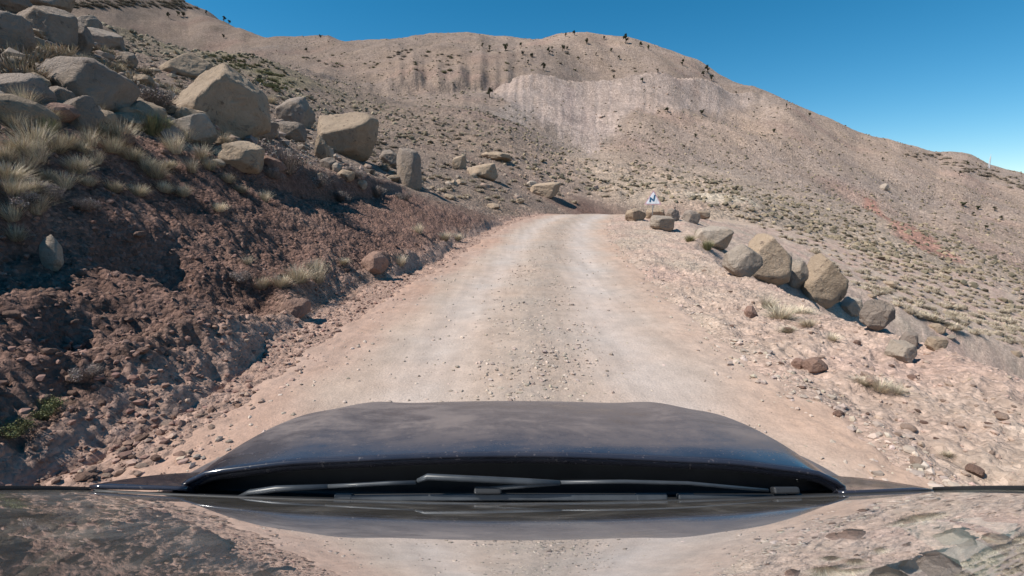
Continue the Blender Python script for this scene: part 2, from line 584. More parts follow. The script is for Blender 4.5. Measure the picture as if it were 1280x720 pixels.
def link(name, me, mat, parent=None, loc=None):
    o = bpy.data.objects.new(name, me); COL.objects.link(o)
    if mat is not None and len(me.materials) == 0:
        me.materials.append(MATS[mat])
    if parent is not None: o.parent = parent
    if loc is not None: o.location = loc
    return o


def empty(name, loc=(0, 0, 0)):
    o = bpy.data.objects.new(name, None); COL.objects.link(o); o.location = loc
    o.empty_display_size = .2
    return o


class MB:
    """collects simple solids into one mesh"""
    def __init__(self):
        self.v = []; self.f = []

    def add(self, vs, fs):
        o = len(self.v)
        self.v += [tuple(p) for p in vs]; self.f += [tuple(i + o for i in f) for f in fs]

    def box(self, c, s, M=None):
        vs = [Vector((sx * s[0] / 2, sy * s[1] / 2, sz * s[2] / 2)) for sx in (-1, 1) for sy in (-1, 1) for sz in (-1, 1)]
        if M: vs = [M @ v for v in vs]
        vs = [v + Vector(c) for v in vs]
        self.add(vs, [(0, 1, 3, 2), (4, 6, 7, 5), (0, 4, 5, 1), (2, 3, 7, 6), (0, 2, 6, 4), (1, 5, 7, 3)])

    def tube(self, pts, rad, seg=8, flat=1.0, up=Vector((0, 0, 1))):
        pts = [Vector(p) for p in pts]
        if not isinstance(rad, (list, tuple)): rad = [rad] * len(pts)
        vs = []; fs = []
        for i, p in enumerate(pts):
            t = (pts[min(i + 1, len(pts) - 1)] - pts[max(i - 1, 0)]).normalized()
            a = t.cross(up)
            if a.length < 1e-3: a = t.cross(Vector((1, 0, 0)))
            a.normalize(); b = a.cross(t)
            for k in range(seg):
                q = 2 * math.pi * k / seg
                vs.append(p + a * (math.cos(q) * rad[i]) + b * (math.sin(q) * rad[i] * flat))
        for i in range(len(pts) - 1):
            for k in range(seg):
                k2 = (k + 1) % seg
                fs.append((i * seg + k, i * seg + k2, (i + 1) * seg + k2, (i + 1) * seg + k))
        fs.append(tuple(range(seg))[::-1]); fs.append(tuple((len(pts) - 1) * seg + k for k in range(seg)))
        self.add(vs, fs)

    def build(self, name, mat, parent=None, smooth=False, bevel=0, loc=None):
        me = bpy.data.meshes.new(name); me.from_pydata(self.v, [], self.f); me.update()
        for p in me.polygons: p.use_smooth = smooth
        o = link(name, me, mat, parent, loc)
        if bevel:
            b = o.modifiers.new('bevel', 'BEVEL'); b.width = bevel; b.segments = 2; b.limit_method = 'ANGLE'
        return o


# ------------------------------------------------------------------ ground sheet
def seg_dist(x, y, a, b):
    ax, ay = a; bx, by = b
    dx, dy = bx - ax, by - ay
    t = np.clip(((x - ax) * dx + (y - ay) * dy) / (dx * dx + dy * dy), 0, 1)
    return np.hypot(x - ax - t * dx, y - ay - t * dy), t


PATCHES = []


def patch(p0, p1, w0, w1, col, k=1.0):
    a = ground_at(*p0); b = ground_at(*p1)
    if a is not None and b is not None:
        PATCHES.append(((a.x, a.y), (b.x, b.y), w0, w1, np.array(col), k))


patch((1088, 250), (1160, 312), 1.6, 3.2, (.36, .185, .14), .8)          # red scree streak
patch((1105, 425), (1270, 500), .5, 1.0, (.36, .2, .16), .7)
patch((712, 112), (735, 160), 3, 8, (.37, .27, .235), .8)               # pale chute under the terrace
patch((660, 112), (640, 150), 3, 4, (.33, .27, .235), .6)
patch((790, 112), (740, 180), 3, 3, (.36, .28, .23), .5)
patch((1190, 420), (1290, 440), 4, 7, (.38, .25, .12), .8)               # ochre ground
patch((930, 250), (880, 248), 1.5, 2.5, (.46, .38, .29), .8)


def talus(x, y):
    c = azim_px(x, y); r = np.hypot(x, y)
    f = np.abs(y) / np.maximum(r, 1)
    rt = np.interp(c, [600, 640, 760, 830, 900, 940], [160, 163, 174, 178, 193, 200]) / np.maximum(f, .2)
    low = np.interp(c, [600, 640, 690, 735, 790, 850, 930], [26, 34, 52, 66, 40, 34, 20]) * (1 + .25 * perlin2(c / 11.0, r / 90, 84))
    return np.where(y > 60, sstep(0, 8, r - rt + low) * sstep(1.5, -1, r - rt) * np.interp(c, [590, 630, 900, 950], [0, 1, 1, 0]), 0)


def ground_colour(x, y, z, N, d, e, cutw, filw):
    r = np.hypot(x, y)
    c = np.empty((len(x), 3))
    big = fbm(x, y, 60, 3, 51); mid = fbm(x, y, 9, 3, 52)
    px_ = azim_px(x, y)
    tan = np.array([.262, .197, .156]); grey = np.array([.215, .175, .15]); och = np.array([.28, .208, .148]); red = np.array([.25, .165, .135])
    t = np.clip(.5 + .55 * big, 0, 1)[:, None]
    c[:] = tan * (1 - t) + grey * t
    t = (np.clip(.35 + .5 * mid, 0, 1) * .45)[:, None]
    c = c * (1 - t) + och * t
    t = (np.clip(fbm(x, y, 25, 2, 53) - .25, 0, 1) * .7)[:, None]
    c = c * (1 - t) + red * t
    # left-to-right brightness painted into the pinkish ground: dimmer left, brighter right flank
    bright = 1 + np.interp(px_, [100, 350, 560, 700, 900, 1100], [-.28, -.12, .08, .27, .45, .48]) * sstep(40, 60, r) * (y > 0)
    c = c * bright[:, None] * np.array([.93, .895, .885])
    # left hill is browner and less pink
    lf = (sstep(5, -15, x) * (1 - sstep(90, 150, r)) * .6)[:, None]
    c = c * (1 - lf) + np.array([.215, .16, .125]) * lf
    rs_ = (sstep(6, 14, x) * (1 - sstep(60, 130, r)) * .75)[:, None]
    c = c * (1 - rs_) + (np.array([.40, .31, .235]) * (1 + .10 * mid[:, None])) * rs_
    # green flush on the shelf above the bank
    gx, gy = GREEN
    g = (np.exp(-(((x - gx) / 14) ** 2 + ((y - gy) / 22) ** 2)) * .45 * np.clip(.6 + mid, 0, 1))[:, None]
    c = c * (1 - g) + np.array([.17, .17, .075]) * g
    for a, b, w0, w1, col, k in PATCHES:
        q, tt = seg_dist(x, y, a, b)
        w = w0 + (w1 - w0) * tt
        f = (k * (1 - sstep(.55, 1.25, q / w + .35 * mid)))[:, None]
        c = c * (1 - f) + col * f
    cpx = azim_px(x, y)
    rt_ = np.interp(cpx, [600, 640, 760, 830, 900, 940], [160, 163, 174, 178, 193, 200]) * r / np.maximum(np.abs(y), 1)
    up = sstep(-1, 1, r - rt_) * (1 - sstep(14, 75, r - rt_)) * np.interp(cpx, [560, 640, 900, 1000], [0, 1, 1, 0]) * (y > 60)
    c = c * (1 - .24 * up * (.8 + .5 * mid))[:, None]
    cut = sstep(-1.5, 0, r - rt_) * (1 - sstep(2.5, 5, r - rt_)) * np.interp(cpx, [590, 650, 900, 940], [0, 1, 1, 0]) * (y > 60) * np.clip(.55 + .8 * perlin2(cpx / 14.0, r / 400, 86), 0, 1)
    c = c * (1 - cut[:, None]) + np.array([.17, .13, .105]) * cut[:, None]  # darker raw soil of the terrace cut, its slight shade painted in
    strk = .35 * perlin2(cpx / 8.0 + .3 * perlin2(cpx / 20, r / 40, 88), r / 120, 85) + .2 * perlin2(cpx / 3.1, r / 90, 87)
    tl = np.clip(talus(x, y) * (.72 + strk), 0, 1)[:, None]
    c = c * (1 - tl) + np.array([.375, .29, .248]) * tl
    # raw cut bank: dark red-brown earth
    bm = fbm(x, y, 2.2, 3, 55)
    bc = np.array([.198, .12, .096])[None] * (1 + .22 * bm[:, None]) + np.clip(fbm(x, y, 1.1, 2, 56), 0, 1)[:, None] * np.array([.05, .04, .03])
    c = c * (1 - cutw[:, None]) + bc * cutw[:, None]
    # foot of the bank, loose reddish spill
    fo = ((e > -1.4) * (1 - sstep(.1, .6, e)) * (d < 0) * (1 - sstep(46, 56, y)))[:, None]
    c = c * (1 - fo) + np.array([.35, .235, .185]) * fo
    # right shoulder
    vm = np.clip(.5 + .7 * fbm(x, y, 2.4, 3, 57), 0, 1)[:, None]
    vc = np.array([.42, .295, .24]) * vm + np.array([.405, .32, .255]) * (1 - vm)
    c = c * (1 - filw[:, None]) + vc * filw[:, None]
    return np.clip(c, .02, .9)


_g = ground_at(300, 84)
GREEN = (_g.x, _g.y)

th_dense = np.arange(-51.0, 51.001, 0.115)
th = np.radians(np.concatenate([np.arange(-180, -52, 2.0), th_dense, np.arange(52, 180, 2.0)]))
rr = np.exp(np.concatenate([np.arange(math.log(0.9), math.log(2.6), 0.0075), np.arange(math.log(2.6), math.log(15), 0.0042), np.arange(math.log(15), math.log(760), 0.0072)]))
TH, RR = np.meshgrid(th, rr)
gx = (np.sin(TH) * RR).ravel(); gy = (np.cos(TH) * RR).ravel()
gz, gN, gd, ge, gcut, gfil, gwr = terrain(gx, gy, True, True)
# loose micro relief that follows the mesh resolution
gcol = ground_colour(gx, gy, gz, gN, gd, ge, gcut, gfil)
nt, nr = len(th), len(rr)
ii, jj = np.meshgrid(np.arange(nr - 1), np.arange(nt), indexing='ij')
j2 = (jj + 1) % nt
F = np.stack([ii * nt + jj, (ii + 1) * nt + jj, (ii + 1) * nt + j2, ii * nt + j2], -1).reshape(-1, 4)
V = np.stack([gx, gy, gz], 1)
fx = V[F].mean(1)
fr_ = np.hypot(fx[:, 0], fx[:, 1]); fpx = azim_px(fx[:, 0], fx[:, 1])
rb = np.interp(np.where(fx[:, 1] > 0, fpx, np.where(fx[:, 0] < 0, -900, 2200)), [-900, 0, 130, 240, 340, 500, 640, 800, 930, 1100, 2200],
               [120, 120, 128, 98, 98, 92, 74, 64, 44, 26, 14])
zone = np.full(len(F), 0)                              # 0 mountain
zone[fr_ < rb] = 1                                     # hillside
fd = gd[F].mean(1); fcut = gcut[F].mean(1); ffil = gfil[F].mean(1); fwr = gwr[F].mean(1)
zone[(ffil > .35) & (fr_ < 62)] = 3                     # ground beside the road
zone[(fcut > .35) & (fr_ < 62)] = 2                     # bank
zone[(np.abs(fd) < FOOT + .1) & (fwr > .5) & (fr_ < 62)] = 3
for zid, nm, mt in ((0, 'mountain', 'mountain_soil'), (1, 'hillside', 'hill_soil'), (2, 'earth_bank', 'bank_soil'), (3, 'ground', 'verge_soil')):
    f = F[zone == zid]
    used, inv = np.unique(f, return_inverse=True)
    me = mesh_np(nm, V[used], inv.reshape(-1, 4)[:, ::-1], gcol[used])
    tag(link(nm, me, mt), kind='structure')

# ------------------------------------------------------------------ the dirt road, its own sheet just above the ground
ry = np.concatenate([np.arange(-9, 2, .1), 2 * np.exp(np.arange(0, math.log(20.4), .0045))])
rd = np.linspace(-HW - .32, HW + .32, 230)
RD, RY_ = np.meshgrid(rd, ry)
xc, zr, ch = road_xzc(RY_.ravel())
dx = np.gradient(_fx, _fy); hd = np.interp(RY_.ravel(), _fy, np.arctan(dx))
rx = xc + RD.ravel() / np.maximum(ch, .3); rY = RY_.ravel()
dd = RD.ravel()
edge = np.abs(dd) + .16 * perlin2(rx / .8, rY / .8, 61) + .10 * perlin2(rx / .25, rY / .25, 62)
drift = .12 * perlin2(rY / 9, rY * 0, 63)
rid = np.exp(-((dd - .08 - drift) / .42) ** 2)
trL = np.exp(-((dd + .95 - drift) / .42) ** 2); trR = np.exp(-((dd - 1.15 - drift) / .48) ** 2)
rz = zr + .012 + .03 * rid - .022 * trL - .022 * trR + .012 * fbm(rx, rY, 1.2, 3, 64) * (1 - .6 * trL) \
    + .008 * fbm(rx, rY, .16, 2, 65, ridged=True) * (.3 + rid + sstep(1.6, 2.3, np.abs(dd))) - .12 * sstep(HW - .12, HW + .2, edge)
base = np.array([.415, .328, .27])
rc = np.repeat(base[None], len(rx), 0)
pk = (sstep(1.5, 2.3, dd + .3 * fbm(rx, rY, 1.5, 2, 66)) * .95)[:, None]
rc = rc * (1 - pk) + np.array([.43, .315, .25]) * pk
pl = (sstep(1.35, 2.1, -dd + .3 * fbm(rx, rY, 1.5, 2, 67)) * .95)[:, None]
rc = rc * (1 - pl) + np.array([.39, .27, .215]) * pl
tr = (np.clip(trL * .8 + trR, 0, 1) * .75)[:, None]
rc = rc * (1 - tr) + np.array([.455, .395, .36]) * tr
gr = (np.clip(rid * 1.15, 0, 1) * (.62 + .25 * fbm(rx, rY, .7, 2, 69)))[:, None]
rc = rc * (1 - gr) + np.array([.335, .275, .232]) * gr
nrw, ncl = len(ry), len(rd)
ii, jj = np.meshgrid(np.arange(nrw - 1), np.arange(ncl - 1), indexing='ij')
F = np.stack([ii * ncl + jj, ii * ncl + jj + 1, (ii + 1) * ncl + jj + 1, (ii + 1) * ncl + jj], -1).reshape(-1, 4)
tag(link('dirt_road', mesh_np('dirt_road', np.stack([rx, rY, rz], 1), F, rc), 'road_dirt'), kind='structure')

# ------------------------------------------------------------------ stones
import bmesh


def ico(sub):
    bm = bmesh.new(); bmesh.ops.create_icosphere(bm, subdivisions=sub, radius=1)
    v = np.array([w.co[:] for w in bm.verts]); f = np.array([[w.index for w in q.verts] for q in bm.faces])
    bm.free()
    return v / np.linalg.norm(v, axis=1)[:, None], f


ICO = {k: ico(k) for k in (1, 2, 3, 5)}


def rock_shape(seed, sub=5, planes=(), nrand=9, rough=.05, soft=14):
    """A broken stone: a ball cut by planes, with worn edges and a chipped face; unit half-size."""
    g = np.random.default_rng(seed)
    v, f = ICO[sub]
    soft = soft * 4.6
    acc = np.ones(len(v)) * (1 / 1.2) ** soft
    pl = list(planes)
    for _ in range(nrand + 5):
        w = g.normal(size=3); w /= np.linalg.norm(w)
        pl.append((*w, g.uniform(.7, .98)))
    for _ in range(16):
        w = g.normal(size=3); w /= np.linalg.norm(w)
        pl.append((*w, g.uniform(.86, 1.02)))
    for sx in (-1, 1):
        pl.append((sx, g.normal(0, .22), g.normal(0, .22), g.uniform(.78, .9)))
        pl.append((g.normal(0, .25), sx, g.normal(0, .22), g.uniform(.72, .88)))
    for a, b, c, dist in pl:
        w = np.array([a, b, c], float); w /= np.linalg.norm(w)
        k = np.clip(v @ w, 0, None) / dist
        acc += k ** soft
    rad = acc ** (-1 / soft)
    p = v * rad[:, None]
    s = seed * 7 % 97
    q = p + s * .37
    if sub >= 3:
        nz = .45 * noise3(q * 1.9, s) + .42 * (1 - 2 * np.abs(noise3(q * 3.3, s + 5))) + .30 * (1 - 2 * np.abs(noise3(q * 6.3, s + 9))) + .2 * (1 - 2 * np.abs(noise3(q * 14, s + 13)))
        p = p * (1 + rough * 1.6 * nz)[:, None]
        # bedding ledges
        p[:, 2] += rough * .25 * np.sin(p[:, 2] * 9 + 3 * noise3(q * 1.5, s + 21))
    lo, hi = p.min(0), p.max(0)
    p = (p - (lo + hi) / 2) / ((hi - lo) / 2)
    return p, f


def boulder(label, bb, seed, mat='sandstone', planes=(), nrand=9, rough=.05, dfac=.85, sink=.24, rot=0, group=None, name='boulder', cat='boulder', dist=None, lean=0, soft=14):
    """bb: the stone's box in the photograph; it stands where its foot meets the terrain."""
    x0, y0, x1, y1 = bb
    g = ground_at((x0 + x1) / 2, y1 - (y1 - y0) * .08) if dist is None else None
    if dist is not None:
        q = at_y((x0 + x1) / 2, y1, dist); g = Vector((q[0], q[1], terrain1(q[0], q[1])))
    if g is None: return None
    dp = depth_of(g)
    w = (x1 - x0) * dp / FPX; hgt = (y1 - y0) * dp / FPX * 1.02
    dep = w * dfac
    p, f = rock_shape(seed, 5, planes, nrand, rough, soft)
    k = 1 + sink
    P = np.stack([p[:, 0] * w / 2, p[:, 1] * dep / 2, (p[:, 2] * .5 + .5) * hgt * k - hgt * sink], 1)
    if lean:
        P[:, 0] += lean * P[:, 2]
    if rot:
        ca, sa = math.cos(rot), math.sin(rot)
        P = np.stack([P[:, 0] * ca - P[:, 1] * sa, P[:, 0] * sa + P[:, 1] * ca, P[:, 2]], 1)
    # the middle of the stone stands a little behind the foot one sees
    hx = Vector((g.x, g.y)).normalized()
    loc = Vector((g.x + hx.x * dep * .3, g.y + hx.y * dep * .3, g.z))
    o = link(name, mesh_np(name, P, f), mat, None, loc)
    m_ = o.modifiers.new('edges', 'WEIGHTED_NORMAL') if False else None
    return tag(o, label, cat, group)


TOPF = (0, 0, 1, .62)
# --- the big stones above the left bank
boulder('huge pale boulder with slanting lit top and shaded side, biggest above the left bank', (211, 82, 331, 166), 11, 'sandstone',
        [(-.42, -.66, .62, .45), (.75, -.66, -.12, .60), (-.5, -.85, -.25, .74), (.75, -.1, .65, .72), (.95, .1, .3, .8)], 1, .075, .9)
boulder('big blocky flat topped boulder with a smooth beige top, standing clear on the slope', (394, 143, 476, 202), 12, 'sandstone',
        [(-.15, -.66, .74, .47), (.15, -1, -.2, .68), (.95, -.3, -.1, .8), (-.8, -.5, .25, .74)], 1, .06, .8, .1)
boulder('large dark grey rounded boulder left of the huge pale boulder', (67, 74, 163, 137), 13, 'grey_rock',
        [(-.1, -.85, .45, .66), (.1, -.2, 1, .72), (.8, -.6, .1, .72)], 4, .07, .8)
boulder('rounded pale boulder on the lip of the red bank, casting a long shadow', (270, 178, 329, 217), 14, 'sandstone',
        [(-.4, -.2, .8, .8), (.85, -.4, 0, .82)], 4, .07, .9, .1, soft=9)
boulder('upright grey boulder at the right end of the boulder row above the bank', (496, 190, 528, 238), 15, 'grey_rock',
        [(.1, -.2, 1, .8), (.9, -.4, 0, .8), (-.6, -.8, 0, .8)], 3, .07, .9, .15)
boulder('pale wedge shaped slab lying in front of the huge pale boulder', (212, 144, 268, 178), 16, 'pale_rock',
        [(-.45, -.15, 1, .4), (.9, -.5, 0, .75), (.1, -.9, .2, .75)], 3, .05, .8, .2)
boulder('small grey boulder in front of the large dark rounded boulder', (79, 122, 124, 163), 17, 'grey_rock',
        [(-.3, -.5, .8, .7), (.8, -.4, .2, .75)], 5, .06, .9)
boulder('big squarish rock of the outcrop with a pale tilted top, upper left', (30, 8, 88, 50), 18, 'grey_rock',
        [(-.3, -.2, 1, .66), (.2, -.95, 0, .75), (.9, -.2, 0, .85)], 4, .06, .9)
boulder('cracked rock mass of the outcrop cut off by the left picture edge', (-30, 18, 36, 68), 19, 'grey_rock',
        [(0, -.95, .1, .75), (.1, 0, 1, .75), (.9, -.3, .1, .8)], 5, .09, .9)
boulder('flat rock at the very top left corner of the outcrop', (-25, -10, 29, 14), 20, 'grey_rock', [(0, 0, 1, .6)], 5, .08, .9)
boulder('dark slab rock topping the outcrop beside the top left corner', (28, -12, 86, 18), 21, 'grey_rock', [(0, 0, 1, .55), (0, -1, .1, .8)], 5, .06, .8)
boulder('pale topped rock at the right end of the upper outcrop', (94, 21, 129, 42), 22, 'grey_rock', [(-.3, -.2, 1, .6)], 5, .08, .9)
boulder('dark sloping rock descending right from the upper outcrop', (112, 36, 157, 63), 23, 'grey_rock', [(.4, -.3, .8, .6)], 5, .08, .9)
boulder('shadowy rock below the outcrop between two grass clumps', (84, 30, 114, 66), 24, 'grey_rock', [(.3, -.6, .7, .7)], 5, .08, .9)
boulder('low dark boulder at the left picture edge above the bank', (-15, 92, 62, 132), 25, 'grey_rock',
        [(0, -.6, .8, .7), (.4, -.8, .1, .8)], 6, .07, .8)
boulder('rock with a lit left face and black right side behind the huge pale boulder', (207, 69, 266, 99), 26, 'sandstone',
        [(-.6, -.4, .7, .7), (.6, -.75, .3, .55)], 3, .07, .8)
boulder('grey lumpy boulder between the huge boulder and the blocky flat topped one', (349, 124, 394, 160), 27, 'grey_rock',
        [(-.3, -.4, .9, .8)], 7, .07, .9)
boulder('low dark rock right under the huge pale boulder', (302, 150, 350, 178), 28, 'grey_rock', [(0, -.3, 1, .7)], 5, .08, .9)
boulder('low round grey rock right of the dark thorn bush', (346, 153, 382, 178), 29, 'grey_rock', [(0, -.3, 1, .75)], 5, .075, .9, soft=9)
boulder('small dark boulder touching the foot of the blocky boulder', (474, 188, 500, 210), 30, 'grey_rock', [(0, -.4, 1, .75)], 5, .075, .9)
boulder('small pale stone under the blocky boulder, left of a pair', (394, 172, 412, 202), 31, 'sandstone', [], 8, .05, .9, name='stone', cat='stone')
boulder('pale flat stone under the blocky flat topped boulder', (398, 187, 417, 199), 32, 'pale_rock', [TOPF], 7, .05, .9, name='stone', cat='stone')
boulder('rounded dark stone below the pale flat stone under the blocky boulder', (402, 198, 420, 212), 33, 'grey_rock', [], 7, .05, .9, soft=8, name='stone', cat='stone')
boulder('small bright stone at the lower end of the stones under the blocky boulder', (415, 204, 427, 216), 34, 'pale_rock', [], 7, .05, .9, name='stone', cat='stone')
boulder('reddish block standing by the road at the foot of the left bank', (452, 318, 485, 347), 35, 'red_rock',
        [(-.2, -.2, 1, .72), (-.5, -.85, .1, .75), (.8, -.55, 0, .78)], 3, .07, .85, .08)
boulder('smooth pale upright stone in the deep shadow of the bank', (54, 298, 79, 342), 36, 'pale_rock', [(.3, -.9, .1, .8)], 4, .03, .6, .12, soft=7)
boulder('dark stone half buried in the bank foot below a grass clump', (354, 375, 386, 396), 37, 'red_rock', [], 7, .06, .9, name='stone', cat='stone')
boulder('pale boulder in the rubble slope left of the road bend', (583, 205, 623, 224), 38, 'sandstone', [(-.3, -.3, 1, .7)], 5, .075, .9)
boulder('flat pale boulder nearest to the road bend on its left side', (661, 229, 701, 247), 39, 'sandstone', [(-.2, -.2, 1, .6)], 5, .075, .9)
boulder('dark edged slab high on the rubble slope left of the road', (600, 191, 640, 202), 40, 'sandstone', [TOPF], 5, .075, .9)
boulder('small round boulder left of the pale boulder on the rubble slope', (565, 196, 583, 212), 41, 'sandstone', [], 7, .05, .9)
boulder('grey boulder at the left edge behind a grass clump on the bank', (35, 100, 60, 128), 42, 'grey_rock', [], 8, .06, .9)
boulder('dark stone sitting on the slope right of the small grey boulder', (60, 110, 90, 136), 43, 'grey_rock', [], 8, .06, .9)
boulder('dark boulder on the skyline of the near hill, right of the upper outcrop', (150, 66, 172, 82), 44, 'grey_rock', [], 8, .06, .9)
# --- the stones along the right edge of the road
boulder('tall upright boulder with a pale pointed top, largest on the right road edge', (999, 324, 1049, 386), 51, 'sandstone',
        [(-.72, -.3, .62, .62), (.6, -.2, .7, .70), (-.25, -.93, .12, .62), (.97, -.1, .0, .8)], 1, .06, .75, .1)
boulder('big leaning boulder with a dark right flank, left of the tall upright one', (931, 299, 991, 360), 52, 'sandstone',
        [(.72, -.1, .68, .5), (-.7, -.1, .7, .72), (-.2, -.95, .15, .62), (.9, -.4, 0, .7)], 1, .065, .7, .12)
boulder('rounded pale boulder against the left side of the big leaning boulder', (905, 310, 947, 348), 53, 'pale_rock',
        [(.5, -.2, .8, .75), (-.5, -.2, .8, .8)], 4, .045, .8, .15)
boulder('pale low boulder behind and between the two tallest right boulders', (977, 328, 1010, 364), 54, 'pale_rock', [(0, -.3, 1, .75)], 4, .07, .8)
boulder('angular grey block with a black shadow under it, right of the upright boulder', (1072, 380, 1112, 416), 55, 'grey_rock',
        [(-.2, -.4, .9, .7), (-.3, -.95, 0, .72), (.85, -.3, .2, .75)], 3, .07, .8, .02, lean=.05)
boulder('wide low pale boulder behind dark grass on the right verge', (867, 286, 913, 310), 56, 'pale_rock', [(-.1, -.2, 1, .7)], 5, .045, .8)
boulder('round pale boulder below the road sign', (811, 271, 843, 288), 57, 'pale_rock', [(0, -.3, 1, .8)], 5, .04, .9, soft=8)
boulder('low pinkish rock at the road end left of the sign post', (781, 262, 807, 277), 58, 'sandstone', [(0, -.2, 1, .75)], 5, .075, .9)
boulder('greyish block standing directly behind the sign post foot', (806, 261, 831, 275), 59, 'sandstone', [(0, -.2, 1, .65)], 4, .07, .8)
boulder('dark sided block right of the sign, first of the row behind it', (830, 262, 849, 277), 60, 'grey_rock', [(.3, -.9, .1, .6)], 4, .07, .8)
boulder('dark sided block right of the sign, last of the row behind it', (851, 264, 874, 279), 61, 'grey_rock', [(.3, -.9, .1, .6)], 4, .07, .8)
boulder('flat slab with a dark lower side on the dirt right of the sign', (866, 265, 886, 274), 62, 'sandstone', [TOPF], 4, .07, .8)
boulder('whitish low stone between the upright boulder and the angular grey block', (1049, 374, 1074, 394), 63, 'pale_rock', [], 5, .075, .9)
boulder('long pale stone at the drop edge, right of the angular grey block', (1106, 429, 1141, 452), 64, 'pale_rock', [(0, -.3, 1, .7)], 5, .075, .8)
boulder('grey split stone at the drop edge behind the long pale stone', (1126, 418, 1148, 436), 65, 'grey_rock', [], 5, .075, .8)
boulder('flat brown stone at the drop edge, rightmost of the stones there', (1158, 424, 1180, 438), 66, 'sandstone', [TOPF], 5, .075, .8)
boulder('angular stone with black shadow on the pink right verge beside the road', (930, 384, 946, 398), 67, 'red_rock', [], 7, .05, .9, name='stone', cat='stone')
boulder('brown angular stone on the right verge in front of the dry grass', (1004, 450, 1032, 466), 68, 'red_rock', [], 7, .05, .9, name='stone', cat='stone')
boulder('brown stone on the right verge lying left of a similar one', (990, 449, 1006, 462), 69, 'red_rock', [], 7, .05, .9, name='stone', cat='stone')
boulder('single white stone on the tan slope above the right boulders', (1100, 230, 1110, 238), 70, 'pale_rock', [], 7, .04, .9)

# --- countable loose stones, copies of a few shapes
STONES = []
for s in range(7):
    p, f = rock_shape(200 + s, 3, (), 3, .03, 20)
    p = p * np.array([.5, .38, .32])
    for mt in ('small_stone', 'sandstone', 'red_rock', 'pale_rock'):
        me = mesh_np('stone', p, f, smooth=False); me.materials.append(MATS[mt])
        STONES.append((mt, me))


def loose(label, group, poly, count, size, mats, name='stone', cat='stone', seed=1, sink=.25, key=None):
    g = random.Random(seed)
    xs = [q[0] for q in poly]; ys = [q[1] for q in poly]
    n_ = 0; tries = 0
    pool = [me for mt, me in STONES if mt in mats]
    while n_ < count and tries < count * 12:
        tries += 1
        px, py = g.uniform(min(xs), max(xs)), g.uniform(min(ys), max(ys))
        if not inside(px, py, poly): continue
        q = ground_at(px, py)
        if q is None: continue
        s = size[0] * (size[1] / size[0]) ** (g.random() ** 1.8)
        o = bpy.data.objects.new(name, g.choice(pool)); COL.objects.link(o)
        o.location = (q.x, q.y, q.z + s * (.3 - sink)); o.scale = (s * g.uniform(.8, 1.25), s * g.uniform(.8, 1.2), s * g.uniform(.7, 1.2))
        o.rotation_euler = (g.uniform(-.3, .3), g.uniform(-.3, .3), g.uniform(0, 6.3))
        tag(o, label, cat, group)
        n_ += 1


def inside(px, py, poly):
    c = False
    for i in range(len(poly)):
        x1, y1 = poly[i]; x2, y2 = poly[i - 1]
        if (y1 > py) != (y2 > py) and px < (x2 - x1) * (py - y1) / (y2 - y1) + x1:
            c = not c
    return c


loose('small angular stone lying in the rubble of the right verge', 'loose stones on the right verge',
      [(840, 310), (900, 330), (1000, 395), (1120, 430), (1280, 510), (1280, 600), (1160, 590), (1040, 520), (900, 400)], 50, (.035, .14), ('small_stone', 'red_rock', 'small_stone'), seed=3)
loose('small stone fallen at the foot of the left bank beside the road', 'stones along the left bank foot',
      [(70, 600), (330, 470), (450, 385), (560, 318), (570, 322), (470, 390), (360, 480), (150, 605)], 40, (.03, .12), ('small_stone', 'red_rock'), seed=4)
loose('clod of red earth or stone on the face of the left bank', 'clods on the left bank',
      [(0, 330), (130, 250), (420, 260), (520, 300), (400, 380), (280, 440), (120, 540), (0, 560)], 40, (.04, .15), ('red_rock',), name='clod', cat='clod', seed=5)
loose('rock scattered on the rubble slope between the bank and the mountain', 'rocks on the rubble slope',
      [(470, 190), (420, 150), (420, 130), (560, 150), (700, 205), (800, 240), (690, 258), (600, 262), (530, 240)], 110, (.2, 1.0), ('sandstone', 'pale_rock', 'small_stone'), name='rock', cat='rock', seed=6)
loose('stone lying among the grass and boulders above the left bank', 'stones among the left boulders',
      [(0, 60), (120, 60), (200, 80), (340, 100), (480, 180), (520, 250), (330, 220), (150, 180), (0, 180)], 60, (.12, .6), ('grey_rock', 'sandstone', 'pale_rock', 'red_rock'), seed=8)
loose('broken rock piled among the big boulders above the left bank', 'broken rocks among the big boulders',
      [(0, 30), (80, 30), (160, 70), (270, 90), (400, 140), (500, 190), (520, 240), (440, 225), (330, 190), (200, 165), (0, 150)], 80, (.25, .95), ('grey_rock', 'sandstone'), name='rock', cat='rock', seed=18)
loose('pale stone half sunk in the tufted slope on the right', 'stones on the right slope',
      [(930, 270), (1060, 280), (1280, 400), (1280, 450), (1130, 410), (1040, 340)], 24, (.3, .9), ('pale_rock', 'sandstone'), seed=9)
loose('pale rock in the stony gully below the mountain terrace', 'rocks in the gully',
      [(730, 150), (770, 110), (860, 105), (800, 150), (775, 200), (750, 190)], 60, (.4, 1.3), ('pale_rock', 'small_stone'), name='rock', cat='rock', seed=10)


